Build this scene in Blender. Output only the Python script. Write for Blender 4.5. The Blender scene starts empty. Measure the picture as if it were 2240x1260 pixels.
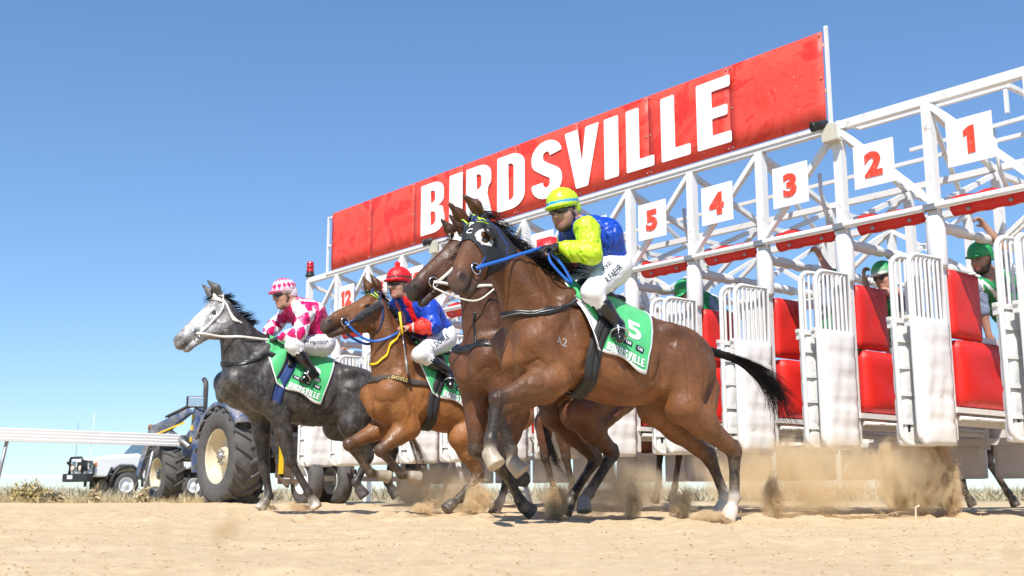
import bpy, bmesh, math, random
import numpy as np
from mathutils import Vector, Matrix
from mathutils.bvhtree import BVHTree
from math import radians, sin, cos, pi
random.seed(7); RNG = np.random.default_rng(7)
SC = bpy.context.scene
COL = SC.collection

# ------------------------------------------------------------------ camera, sky, sun, exposure
FPX, PITCH, CAMH = 2406.0, radians(10.50), 0.20
cam_data = bpy.data.cameras.new('camera'); cam = bpy.data.objects.new('camera', cam_data); COL.objects.link(cam)
cam.location = (0, 0, CAMH); cam.rotation_euler = (pi/2 + PITCH, 0, 0)
cam_data.sensor_width = 36; cam_data.lens = 36*FPX/2240; cam_data.clip_start = 0.05; cam_data.clip_end = 6000
cam_data.dof.use_dof = True; cam_data.dof.focus_distance = 8.0; cam_data.dof.aperture_fstop = 4.5
SC.camera = cam
SUN_H = Vector((-0.20, -0.98, 0)).normalized(); SUN_EL = radians(52)
sun_dir = Vector((SUN_H.x*cos(SUN_EL), SUN_H.y*cos(SUN_EL), sin(SUN_EL)))
world = bpy.data.worlds.new('World'); SC.world = world; world.use_nodes = True
wt = world.node_tree; bg = wt.nodes['Background']
sky = wt.nodes.new('ShaderNodeTexSky'); sky.sky_type = 'NISHITA'; sky.sun_disc = False
sky.sun_elevation = SUN_EL; sky.sun_rotation = math.atan2(SUN_H.x, SUN_H.y)
sky.air_density = 1.0; sky.dust_density = 0.0; sky.ozone_density = 3.0; sky.altitude = 50
hsv = wt.nodes.new('ShaderNodeHueSaturation'); hsv.inputs['Saturation'].default_value = 1.06; hsv.inputs['Hue'].default_value = .502
tint = wt.nodes.new('ShaderNodeMix'); tint.data_type = 'RGBA'; tint.blend_type = 'MULTIPLY'; tint.inputs[0].default_value = 1; tint.inputs[7].default_value = (.79, .97, 1.17, 1)
gm = wt.nodes.new('ShaderNodeGamma'); gm.inputs[1].default_value = .77; wt.links.new(sky.outputs[0], gm.inputs[0]); wt.links.new(gm.outputs[0], tint.inputs[6]); wt.links.new(tint.outputs[2], hsv.inputs['Color']); wt.links.new(hsv.outputs[0], bg.inputs[0]); bg.inputs[1].default_value = 0.147
sd = bpy.data.lights.new('sun', 'SUN'); sd.energy = 4.6; sd.angle = radians(0.55); sd.color = (1.0, 0.95, 0.87)
sun = bpy.data.objects.new('sun', sd); COL.objects.link(sun); sun.location = (0, -20, 30)
sun.rotation_euler = sun_dir.to_track_quat('Z', 'Y').to_euler()
SC.view_settings.view_transform = 'Standard'; SC.view_settings.look = 'None'
SC.view_settings.exposure = 0.46; SC.view_settings.gamma = 1.0; SC.view_settings.use_curve_mapping = False
SC.cycles.use_denoising = True
SC.cycles.max_bounces = 8; SC.cycles.diffuse_bounces = 3; SC.cycles.glossy_bounces = 3
SC.cycles.transparent_max_bounces = 8; SC.cycles.volume_bounces = 3
SC.cycles.caustics_reflective = False; SC.cycles.caustics_refractive = False

# ------------------------------------------------------------------ helpers
def ray(px, py):
    x = (px-1120)/FPX; y = (630-py)/FPX
    d = Vector((x, cos(PITCH) - y*sin(PITCH), sin(PITCH) + y*cos(PITCH)))
    return Vector((0, 0, CAMH)), d
def at(px, py, Y):
    o, d = ray(px, py); return o + d*(Y/d.y)
def ground_at(px, Y): return Vector(((px-1120)/FPX*Y*1.0, Y, 0))

def tag(o, label=None, cat=None, group=None, kind=None):
    if label: o['label'] = label
    if cat: o['category'] = cat
    if group: o['group'] = group
    if kind: o['kind'] = kind
    return o
def empty(name, loc=(0, 0, 0), rz=0, label=None, cat=None, group=None):
    o = bpy.data.objects.new(name, None); COL.objects.link(o); o.location = loc; o.rotation_euler = (0, 0, rz)
    o.empty_display_size = 0.1
    return tag(o, label, cat, group)
def link(name, me, parent=None, mat=None, M=None):
    o = bpy.data.objects.new(name, me); COL.objects.link(o)
    if parent is not None: o.parent = parent
    if mat is not None and len(me.materials) == 0: me.materials.append(mat)
    if M is not None: o.matrix_local = M
    return o
def mesh_np(name, V, F, smooth=False):
    """V (n,3), F (m,k) all same k, or list of arrays with different k"""
    me = bpy.data.meshes.new(name)
    V = np.asarray(V, np.float32)
    Fs = F if isinstance(F, list) else [F]
    Fs = [np.asarray(f, np.int32) for f in Fs if len(f)]
    me.vertices.add(len(V)); me.vertices.foreach_set('co', V.ravel())
    lv = np.concatenate([f.ravel() for f in Fs]); me.loops.add(len(lv)); me.loops.foreach_set('vertex_index', lv)
    cnt = np.concatenate([np.full(len(f), f.shape[1], np.int32) for f in Fs])
    st = np.concatenate([[0], np.cumsum(cnt)[:-1]]).astype(np.int32)
    me.polygons.add(len(cnt)); me.polygons.foreach_set('loop_start', st)
    me.polygons.foreach_set('use_smooth', np.full(len(cnt), smooth, bool))
    me.update(calc_edges=True); me.validate()
    return me

def mesh_collapse(me, idx=None):
    pass

class MB:
    """collects simple solids and builds one mesh"""
    def __init__(s): s.v = []; s.f = []; s.sm = []
    def add(s, vs, fs, smooth=False):
        n = len(s.v); s.v += [tuple(v) for v in vs]; s.f += [tuple(i+n for i in f) for f in fs]; s.sm += [smooth]*len(fs); return s
    def box(s, c, size, R=None, ch=0.0):
        hx, hy, hz = size[0]/2, size[1]/2, size[2]/2; c = Vector(c)
        if ch <= 0:
            vs = [Vector((x, y, z)) for x in (-hx, hx) for y in (-hy, hy) for z in (-hz, hz)]
            fs = [(0, 1, 3, 2), (4, 6, 7, 5), (0, 4, 5, 1), (2, 3, 7, 6), (0, 2, 6, 4), (1, 5, 7, 3)]
        else:
            bm = bmesh.new(); bmesh.ops.create_cube(bm, size=1)
            for v in bm.verts: v.co = Vector((v.co.x*2*hx, v.co.y*2*hy, v.co.z*2*hz))
            bmesh.ops.bevel(bm, geom=bm.edges[:], offset=ch, segments=2, affect='EDGES', profile=0.6)
            bm.verts.index_update(); vs = [v.co.copy() for v in bm.verts]; fs = [[v.index for v in f.verts] for f in bm.faces]; bm.free()
        if R is not None: vs = [R @ v for v in vs]
        return s.add([v+c for v in vs], fs)
    def beam(s, p, q, w, h=None, up=(0, 0, 1), ch=0.0):
        p, q = Vector(p), Vector(q); d = q-p; L = d.length
        if L < 1e-6: return s
        x = d/L; up = Vector(up)
        if abs(x.dot(up)) > 0.98: up = Vector((1, 0, 0))
        y = up.cross(x).normalized(); z = x.cross(y)
        R = Matrix((x, y, z)).transposed()
        return s.box((p+q)/2, (L, w, h or w), R, ch)
    def tube(s, path, r, n=8, cap=True, closed=False):
        path = [Vector(p) for p in path]; m = len(path)
        rr = r if isinstance(r, (list, tuple)) else [r]*m
        vs = []; prev = None
        for i, p in enumerate(path):
            a = path[(i-1) % m] if (closed or i > 0) else p
            b = path[(i+1) % m] if (closed or i < m-1) else p
            t = (b-a).normalized()
            if prev is None:
                u = Vector((0, 0, 1)) if abs(t.z) < 0.9 else Vector((1, 0, 0))
                u = (u - t*u.dot(t)).normalized()
            else:
                u = (prev - t*prev.dot(t)).normalized()
            prev = u; w = t.cross(u)
            for k in range(n):
                an = 2*pi*k/n; vs.append(p + (u*cos(an)+w*sin(an))*rr[i])
        fs = []
        for i in range(m if closed else m-1):
            j = (i+1) % m
            for k in range(n):
                k2 = (k+1) % n; fs.append((i*n+k, i*n+k2, j*n+k2, j*n+k))
        s.add(vs, fs, True)
        if cap and not closed:
            base = len(s.v)-len(vs)
            s.f.append(tuple(base+k for k in range(n))[::-1]); s.sm.append(False)
            s.f.append(tuple(base+(m-1)*n+k for k in range(n))); s.sm.append(False)
        return s
    def lathe(s, prof, o, ax, n=24, up=None):
        """prof: list of (r, h) along axis ax from o"""
        o = Vector(o); ax = Vector(ax).normalized()
        u = Vector(up) if up else (Vector((0, 0, 1)) if abs(ax.z) < 0.9 else Vector((1, 0, 0)))
        u = (u-ax*u.dot(ax)).normalized(); w = ax.cross(u); vs = []; fs = []
        for r, h in prof:
            for k in range(n):
                an = 2*pi*k/n; vs.append(o+ax*h+(u*cos(an)+w*sin(an))*r)
        for i in range(len(prof)-1):
            for k in range(n):
                k2 = (k+1) % n; fs.append((i*n+k, i*n+k2, (i+1)*n+k2, (i+1)*n+k))
        return s.add(vs, fs, True)
    def ring(s, c, ax, R, r, n=20, m=6):
        c = Vector(c); ax = Vector(ax).normalized(); u = ax.orthogonal().normalized(); w = ax.cross(u)
        return s.tube([c+(u*cos(2*pi*k/n)+w*sin(2*pi*k/n))*R for k in range(n)], r, m, closed=True)
    def mesh(s, name):
        me = bpy.data.meshes.new(name); me.from_pydata([tuple(v) for v in s.v], [], s.f)
        me.polygons.foreach_set('use_smooth', s.sm); me.update(); return me
    def build(s, name, mat, parent=None, M=None):
        me = s.mesh(name); me.materials.append(mat); return link(name, me, parent, None, M)

# ---- value noise for geometry
def _hash(ix, iy, iz, seed=0):
    h = (ix.astype(np.int64)*374761393 + iy.astype(np.int64)*668265263 + iz.astype(np.int64)*2147483647 + seed*974711) & 0xffffffff
    h = (h ^ (h >> 13))*1274126177 & 0xffffffff
    return ((h ^ (h >> 16)) & 0xffff)/65535.0
def vnoise(P, seed=0):
    P = np.asarray(P, float); i = np.floor(P).astype(int); f = P-i; f = f*f*(3-2*f); r = 0
    for dx in (0, 1):
        for dy in (0, 1):
            for dz in (0, 1):
                w = (f[:, 0] if dx else 1-f[:, 0])*(f[:, 1] if dy else 1-f[:, 1])*(f[:, 2] if dz else 1-f[:, 2])
                r = r + w*_hash(i[:, 0]+dx, i[:, 1]+dy, i[:, 2]+dz, seed)
    return r*2-1
def fbm(P, oct=3, seed=0):
    P = np.asarray(P, float); r = 0; a = 1
    for o in range(oct):
        r = r+a*vnoise(P*2**o+o*17.3, seed+o); a *= .5
    return r

# ------------------------------------------------------------------ materials
def new_mat(name):
    m = bpy.data.materials.new(name); m.use_nodes = True
    nt = m.node_tree; b = nt.nodes['Principled BSDF']; return m, nt, b
def N(nt, typ, **kw):
    n = nt.nodes.new(typ)
    for k, v in kw.items(): setattr(n, k, v)
    return n
def noise_node(nt, scale, detail=4, rough=.55, coord=None, dist=0):
    n = N(nt, 'ShaderNodeTexNoise'); n.inputs['Scale'].default_value = scale; n.inputs['Detail'].default_value = detail
    n.inputs['Roughness'].default_value = rough; n.inputs['Distortion'].default_value = dist
    if coord is not None: nt.links.new(coord, n.inputs['Vector'])
    return n
def ramp(nt, fac, stops):
    r = N(nt, 'ShaderNodeValToRGB'); e = r.color_ramp.elements
    while len(e) < len(stops): e.new(0.5)
    for i, (p, c) in enumerate(stops):
        e[i].position = p; e[i].color = (c[0], c[1], c[2], 1) if hasattr(c, '__len__') else (c, c, c, 1)
    nt.links.new(fac, r.inputs[0]); return r
def mixc(nt, fac, a, b, typ='MIX'):
    m = N(nt, 'ShaderNodeMix', data_type='RGBA', blend_type=typ)
    if hasattr(fac, 'is_linked') or hasattr(fac, 'links'): nt.links.new(fac, m.inputs[0])
    else: m.inputs[0].default_value = fac
    for i, c in ((6, a), (7, b)):
        if hasattr(c, 'links'): nt.links.new(c, m.inputs[i])
        else: m.inputs[i].default_value = (c[0], c[1], c[2], 1)
    return m.outputs[2]
def bump(nt, b, height, strength=.3, dist=.01, prev=None):
    bp = N(nt, 'ShaderNodeBump'); bp.inputs['Strength'].default_value = strength; bp.inputs['Distance'].default_value = dist
    nt.links.new(height, bp.inputs['Height'])
    if prev is not None: nt.links.new(prev, bp.inputs['Normal'])
    nt.links.new(bp.outputs[0], b.inputs['Normal']); return bp.outputs[0]
def mat(name, c, rough=.5, metal=0, var=.12, vscale=6, dirt=None, dirt_amt=.0, dscale=3, bmp=0, dthr=.52, bscale=60, spec=.5, sheen=0, coat=0):
    m, nt, b = new_mat(name); tc = N(nt, 'ShaderNodeTexCoord').outputs['Object']
    n1 = noise_node(nt, vscale, 5, .6, tc)
    c2 = [x*(1-var) for x in c]; c3 = [min(1, x*(1+var)) for x in c]
    col = ramp(nt, n1.outputs[0], [(.3, c2), (.7, c3)]).outputs[0]
    if dirt_amt > 0:
        n2 = noise_node(nt, dscale, 6, .65, tc, .6)
        f = ramp(nt, n2.outputs[0], [(dthr, 0), (dthr+.2, dirt_amt)]).outputs[0]
        col = mixc(nt, f, col, dirt or (.35, .24, .14))
    nt.links.new(col, b.inputs['Base Color'])
    b.inputs['Roughness'].default_value = rough; b.inputs['Metallic'].default_value = metal
    b.inputs['Specular IOR Level'].default_value = spec
    if sheen: b.inputs['Sheen Weight'].default_value = sheen
    if coat: b.inputs['Coat Weight'].default_value = coat; b.inputs['Coat Roughness'].default_value = .08
    if bmp:
        n3 = noise_node(nt, bscale, 4, .6, tc); bump(nt, b, n3.outputs[0], bmp, .004)
    return m
def mat_attr(name, rough=.5, var=.1, vscale=10, bmp=.0, bscale=80, spec=.5, sheen=0, rough_var=0, dist=.004):
    """colour from the 'col' attribute (what the thing is dyed/painted/grown in), with grain"""
    m, nt, b = new_mat(name); tc = N(nt, 'ShaderNodeTexCoord').outputs['Object']
    a = N(nt, 'ShaderNodeAttribute', attribute_name='col')
    n1 = noise_node(nt, vscale, 5, .6, tc); g = ramp(nt, n1.outputs[0], [(.3, 1-var), (.7, 1+var)]).outputs[0]
    nt.links.new(mixc(nt, 1.0, a.outputs['Color'], g, 'MULTIPLY'), b.inputs['Base Color'])
    b.inputs['Roughness'].default_value = rough; b.inputs['Specular IOR Level'].default_value = spec
    if rough_var:
        n2 = noise_node(nt, 5, 4, .6, tc); mr = N(nt, 'ShaderNodeMapRange')
        mr.inputs['To Min'].default_value = rough-rough_var; mr.inputs['To Max'].default_value = rough+rough_var
        mr.inputs['From Min'].default_value = .3; mr.inputs['From Max'].default_value = .7
        nt.links.new(n2.outputs[0], mr.inputs[0]); nt.links.new(mr.outputs[0], b.inputs['Roughness'])
    if sheen: b.inputs['Sheen Weight'].default_value = sheen
    if bmp: bump(nt, b, noise_node(nt, bscale, 4, .6, tc).outputs[0], bmp, dist)
    return m
M = {}
M['white_steel'] = mat('white_steel', (.72, .72, .705), .42, 0, .03, 3, (.33, .19, .09), .9, 11, dthr=.60)
M['white_vinyl'] = mat('white_vinyl', (.73, .73, .72), .38, 0, .03, 3, (.55, .45, .33), .3, 5, .25, 9)
M['white_vinyl_dusty'] = mat('white_vinyl_dusty', (.76, .73, .69), .6, 0, .05, 3, (.5, .37, .25), .5, 3, .25, 9)
M['red_vinyl'] = mat('red_vinyl', (.66, .020, .014), .46, 0, .10, 3, (.55, .20, .14), .45, 5, .55, 9)
M['plate_white'] = mat('plate_white', (.82, .82, .82), .45, 0, .02, 2, (.6, .5, .4), .15, 5)
M['red_print'] = mat('red_print', (.80, .06, .025), .5, 0, .08, 14, (.85, .5, .4), .4, 25)
M['black_metal'] = mat('black_metal', (.018, .018, .02), .45, 0, .2, 8)
M['rubber'] = mat('rubber', (.095, .09, .085), .85, 0, .25, 9, (.33, .26, .18), .6, 4, .3, 40)
M['grey_metal'] = mat('grey_metal', (.33, .33, .33), .4, .6, .2, 8, (.3, .2, .12), .4, 6)
M['chrome'] = mat('chrome', (.65, .65, .66), .2, 1, .1, 8)
M['leather_black'] = mat('leather_black', (.016, .015, .016), .36, 0, .25, 20, (.10, .08, .06), .25, 12, .2, 120)
M['letter_white'] = mat('letter_white', (.84, .84, .84), .42, 0, .02, 3)
# ------------------------------------------------------------------ ground
def build_ground():
    xs = [0.0]; dx = .022
    while xs[-1] < 4: xs.append(xs[-1]+dx)
    while xs[-1] < 2500: dx *= 1.06; xs.append(xs[-1]+dx)
    xs = np.array([-x for x in xs[:0:-1]]+xs)
    ys = [-3.0, -1.0, 0.3, 1.0, 1.6]
    while ys[-1] < 45: ys.append(ys[-1]+.0085*ys[-1])
    dy = .4
    while ys[-1] < 5000: dy *= 1.12; ys.append(ys[-1]+dy)
    ys = np.array(ys); X, Y = np.meshgrid(xs, ys); P = np.stack([X.ravel(), Y.ravel(), np.zeros(X.size)], 1)
    z = np.zeros(len(P)); near = (np.abs(P[:, 0]) < 30) & (P[:, 1] < 45)
    Q = P[near]; fade = np.clip((Q[:, 1]-1.2)/1.5, .25, 1)
    b = fbm(Q*[1.1, 1.1, 1], 3, 3)*.009 + fbm(Q*[5, 5, 1], 3, 9)*.0055*fade
    hp = fbm(Q*[2.6, 2.6, 1], 2, 21); b += -np.clip(hp-.45, 0, 1)*.035
    ch = np.exp(-((Q[:, 1]-9.0)/2.6)**2); b += ch*(-np.clip(fbm(Q*[4.2, 4.2, 1], 2, 41)-.25, 0, 1)*.07+np.clip(fbm(Q*[4.6, 4.6, 1], 2, 43)-.3, 0, 1)*.05); b += .006*np.sin(Q[:, 1]*9+fbm(Q*[.4, 2, 1], 2, 51)*5)*np.clip((Q[:, 1]-2)/3, .3, 1) + np.clip(fbm(Q*[9, 9, 1], 2, 31)-.5, 0, 1)*.014*fade
    b += np.clip(fbm(Q*[.35, .35, 1], 2, 5), -1, 1)*.012
    # low windrow of sand along the outer edge of the track (in front of the grass)
    e = track_edge(Q); b += .035*np.exp(-((e+.35)/.5)**2)
    z[near] = b
    # beyond the track the ground falls away a little
    e = track_edge(P); z -= .02*np.clip(e/12, 0, 1)**1.2
    P[:, 2] = z
    nx, ny = len(xs), len(ys); i = np.arange(ny-1)[:, None]*nx+np.arange(nx-1)[None, :]
    F = np.stack([i, i+1, i+nx+1, i+nx], -1).reshape(-1, 4)
    me = mesh_np('racetrack_ground', P, F, True)
    m, nt, b = new_mat('sand'); g = N(nt, 'ShaderNodeNewGeometry').outputs['Position']
    n1 = noise_node(nt, .9, 6, .6, g); n2 = noise_node(nt, 14, 5, .7, g); n3 = noise_node(nt, 160, 3, .7, g)
    c = ramp(nt, n1.outputs[0], [(.3, (.53, .385, .22)), (.52, (.60, .455, .275)), (.72, (.66, .52, .335))]).outputs[0]
    c = mixc(nt, .55, c, ramp(nt, n2.outputs[0], [(.3, (.46, .33, .19)), (.6, (.64, .495, .31))]).outputs[0])
    c = mixc(nt, ramp(nt, n3.outputs[0], [(.55, 0), (.75, .35)]).outputs[0], c, (.36, .25, .15))
    # dry grassy plain beyond
    sep = N(nt, 'ShaderNodeSeparateXYZ'); nt.links.new(g, sep.inputs[0])
    n4 = noise_node(nt, .5, 6, .65, g)
    mr = N(nt, 'ShaderNodeMapRange'); nt.links.new(sep.outputs[1], mr.inputs[0])
    mr.inputs['From Min'].default_value = 17.0; mr.inputs['From Max'].default_value = 24.0
    far = ramp(nt, n4.outputs[0], [(.35, (.30, .25, .15)), (.65, (.44, .36, .22))]).outputs[0]
    c = mixc(nt, mr.outputs[0], c, far)
    nt.links.new(c, b.inputs['Base Color']); b.inputs['Roughness'].default_value = .95; b.inputs['Specular IOR Level'].default_value = .15
    p = bump(nt, b, n2.outputs[0], .5, .03); bump(nt, b, n3.outputs[0], .6, .008, p)
    o = link('racetrack_ground', me, None, m); tag(o, kind='structure', label='pale sandy racetrack running out to a dry grassy plain')
def track_edge(P):
    """signed distance-like: >0 beyond the far edge of the sand"""
    return (P[:, 1] - 17.2) - np.clip(P[:, 0], -30, 60)*.35*(P[:, 0] > -4) + .3*np.sin(P[:, 0]*.9)

# ------------------------------------------------------------------ starting gate (local x = depth away from track, y = along the gate, z up)
GA = radians(39.62); G0 = Vector((3.62, 9.14, 0)); SW = 0.9
def gate_world(t, s, z): return Vector((G0.x + t*cos(GA) - s*sin(GA), G0.y + t*sin(GA) + s*cos(GA), z))
def gate_s(px, py, t=-.06):
    o, d = ray(px, py); nx, ny = cos(GA), sin(GA)
    k = (t - ((o.x-G0.x)*nx + (o.y-G0.y)*ny))/(d.x*nx+d.y*ny); p = o+d*k
    return -(p.x-G0.x)*sin(GA)+(p.y-G0.y)*cos(GA), p.z

def pad_mesh(name, w, h, t, nx=10, nz=14, puff=.3, seed=0, quilts=()):
    """puffy upholstered pad: local x width, z height, y thickness (front at -y); quilts: heights of stitched dents"""
    V = []; F = []
    def face(sgn):
        base = len(V)
        for j in range(nz+1):
            for i in range(nx+1):
                u = i/nx*2-1; v = j/nz*2-1
                e = (1-abs(u)**6)*(1-abs(v)**8); y = t/2*(1-puff+puff*max(0, e)**.5)
                q = 0
                for qh in quilts: q += math.exp(-(((v-qh)*h/2)/.018)**2)
                y -= q*t*.16
                n = fbm(np.array([[u*w*5+seed, v*h*4.5, sgn+seed*1.7]]), 3, seed)[0]; n -= 1.6*math.exp(-(abs(fbm(np.array([[u*w*4+seed*3, v*h*7+u*2, seed*.7]]), 2, seed+9)[0])/.12)**2)
                y += n*t*.055*max(0, e) + .05*t*max(0, e)*sin(u*9+v*4+seed)
                cr = .985 if (abs(u) == 1 and abs(v) == 1) else 1
                V.append((u*w/2*cr, sgn*y, v*h/2*cr))
        for j in range(nz):
            for i in range(nx):
                a = base+j*(nx+1)+i; q = (a, a+1, a+nx+2, a+nx+1); F.append(q if sgn < 0 else q[::-1])
        return base
    b0 = face(-1); b1 = face(1); n = nx+1
    rim = [i for i in range(n)] + [j*n+nx for j in range(1, nz+1)] + [nz*n+i for i in range(nx-1, -1, -1)] + [j*n for j in range(nz-1, 0, -1)]
    for k in range(len(rim)):
        a, b = rim[k], rim[(k+1) % len(rim)]; F.append((b0+b, b0+a, b1+a, b1+b))
    me = bpy.data.meshes.new(name); me.from_pydata(V, [], F); me.polygons.foreach_set('use_smooth', [True]*len(F)); me.update(); return me

# ---- block lettering: outlines in a unit box (width w, height 1), filled through a 2D curve
def arc(cx, cy, rx, ry, a0, a1, n=8): return [(cx+rx*cos(radians(a0+(a1-a0)*i/n)), cy+ry*sin(radians(a0+(a1-a0)*i/n))) for i in range(n+1)]
def stroke(c, w):
    L, R = [], []
    for i, p in enumerate(c):
        a = c[max(i-1, 0)]; b = c[min(i+1, len(c)-1)]; dx, dy = b[0]-a[0], b[1]-a[1]; l = math.hypot(dx, dy) or 1
        ww = w(i/(len(c)-1)) if callable(w) else w
        L.append((p[0]-dy/l*ww/2, p[1]+dx/l*ww/2)); R.append((p[0]+dy/l*ww/2, p[1]-dx/l*ww/2))
    return [L+R[::-1]]
def round_poly(P, r):
    out = []; n = len(P)
    for i in range(n):
        a, b, c = P[i-1], P[i], P[(i+1) % n]; u = (a[0]-b[0], a[1]-b[1]); v = (c[0]-b[0], c[1]-b[1]); lu, lv = math.hypot(*u), math.hypot(*v)
        if lu < 1e-6 or lv < 1e-6: continue
        cs = (u[0]*v[0]+u[1]*v[1])/lu/lv
        if cs < -.8 or min(lu, lv) < r*1.2: out.append(b); continue
        p0 = (b[0]+u[0]/lu*r, b[1]+u[1]/lu*r); p1 = (b[0]+v[0]/lv*r, b[1]+v[1]/lv*r)
        for t in (0, .33, .67, 1): out.append(((1-t)**2*p0[0]+2*t*(1-t)*b[0]+t*t*p1[0], (1-t)**2*p0[1]+2*t*(1-t)*b[1]+t*t*p1[1]))
    return out
def glyph(ch):
    s = .20
    if ch == 'I': return [[(0, 0), (s, 0), (s, 1), (0, 1)]], s
    if ch == 'L': return [[(0, 0), (.42, 0), (.42, .17), (s, .17), (s, 1), (0, 1)]], .42
    if ch == 'E': return [[(0, 0), (.44, 0), (.44, .17), (s, .17), (s, .42), (.40, .42), (.40, .58), (s, .58), (s, .83), (.44, .83), (.44, 1), (0, 1)]], .44
    if ch == 'T': return [[(.14, 0), (.34, 0), (.34, .82), (.48, .82), (.48, 1), (0, 1), (0, .82), (.14, .82)]], .48
    if ch == 'V': return [[(.17, 0), (.35, 0), (.52, 1), (.32, 1), (.26, .42), (.20, 1), (0, 1)]], .52
    if ch == 'A': return [[(0, 0), (.19, 0), (.21, .18), (.33, .18), (.35, 0), (.54, 0), (.37, 1), (.17, 1)], [(.23, .34), (.31, .34), (.27, .74)]], .54
    if ch == 'D': return [[(0, 0), (.24, 0)]+arc(.24, .24, .24, .24, -90, 0)[1:]+arc(.24, .76, .24, .24, 0, 90)+[(0, 1)],
                          [(s, .17), (s, .83)]+arc(.22, .75, .07, .08, 90, 0, 5)+arc(.22, .25, .07, .08, 0, -90, 5)], .48
    if ch == 'B': return [[(0, 0), (.26, 0)]+arc(.26, .22, .22, .22, -90, 10)[1:]+arc(.28, .40, .19, .12, 20, 70, 4)[1:]+arc(.26, .64, .20, .14, -50, 0, 4)+arc(.25, .79, .21, .21, 0, 90)+[(0, 1)],
                          [(s, .16), (s, .43)]+arc(.22, .35, .08, .08, 90, 0, 4)+arc(.22, .24, .08, .08, 0, -90, 4),
                          [(s, .60), (s, .84)]+arc(.22, .77, .07, .07, 90, 0, 4)+arc(.22, .67, .07, .07, 0, -90, 4)], .48
    if ch == 'R': return [[(0, 0), (s, 0), (s, .40), (.22, .40), (.29, 0), (.49, 0), (.40, .43)]+arc(.27, .66, .20, .16, -40, 0, 4)+arc(.25, .78, .22, .22, 0, 90)+[(0, 1)],
                          [(s, .56), (s, .84)]+arc(.22, .76, .07, .08, 90, 0, 4)+arc(.22, .64, .07, .08, 0, -90, 4)], .49
    if ch == 'S':
        c = arc(.25, .73, .155, .18, 5, 90, 6)+arc(.25, .73, .155, .18, 90, 180, 6)[1:]+arc(.28, .70, .185, .16, 195, 232, 4)+[(.25, .50)]+arc(.22, .31, .185, .16, 52, 15, 4)+arc(.25, .27, .155, .18, 0, -90, 6)+arc(.25, .27, .155, .18, -90, -185, 6)[1:]
        return stroke(c, .195), .5
    return [[(0, 0), (.4, 0), (.4, 1), (0, 1)]], .4
def curve_mesh(name, splines, depth=0.0):
    cu = bpy.data.curves.new('c', 'CURVE'); cu.dimensions = '2D'; cu.fill_mode = 'BOTH'; cu.extrude = depth
    for s in splines:
        sp = cu.splines.new('POLY'); sp.points.add(len(s)-1); sp.use_cyclic_u = True
        for i, p in enumerate(s): sp.points[i].co = (p[0], p[1], 0, 1)
    return _to_mesh(cu, name)
def _to_mesh(cu, name):
    o = bpy.data.objects.new('tmp', cu); COL.objects.link(o)
    dg = bpy.context.evaluated_depsgraph_get(); dg.update(); me = bpy.data.meshes.new_from_object(o.evaluated_get(dg)); me.name = name
    bpy.data.objects.remove(o); bpy.data.curves.remove(cu); me.materials.clear(); return me
def word_mesh(name, text, height=1, gap=.09, width_scale=1, depth=0):
    sp = []; x = 0
    for ch in text:
        if ch == ' ': x += .3; continue
        g, w = glyph(ch); sp += [[((px+x)*height*width_scale, py*height) for px, py in poly] for poly in g]; x += w+gap
    return curve_mesh(name, sp, depth), (x-gap)*height*width_scale
def font_mesh(name, text, size=1, bold=.0, depth=0, shear=0):
    cu = bpy.data.curves.new('t', 'FONT'); cu.body = text; cu.size = size; cu.offset = bold*size; cu.extrude = depth; cu.shear = shear
    cu.align_x = 'CENTER'; cu.align_y = 'CENTER'; cu.fill_mode = 'BOTH'; cu.resolution_u = 3
    return _to_mesh(cu, name)

def numeral_mesh(t, H):
    one = [(.13, 0), (.40, 0), (.40, 1), (.23, 1), (.0, .86), (.0, .64), (.13, .70)]; V = []; F = []; x = 0; out = []
    for ch in t:
        if ch == '1': me = curve_mesh('n', [one], .004); sc = H
        else: me = font_mesh('n', ch, 1.0, .055, .004); sc = None
        co = np.array([v.co[:] for v in me.vertices]); h = co[:, 1].max()-co[:, 1].min(); co[:, :2] -= [co[:, 0].min(), co[:, 1].min()]; co[:, :2] *= H/h; co[:, 0] *= 1.0 if ch == '1' else 1.12
        fs = [tuple(p.vertices) for p in me.polygons]; n = len(V); V += [(c[0]+x, c[1], c[2]) for c in co]; F += [tuple(i+n for i in f) for f in fs]; x += co[:, 0].max()+H*.10
    x -= H*.10; V = [(v[0]-x/2, v[1]-H/2, v[2]) for v in V]; me = bpy.data.meshes.new('numeral'); me.from_pydata(V, [], F); me.update(); return me
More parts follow.
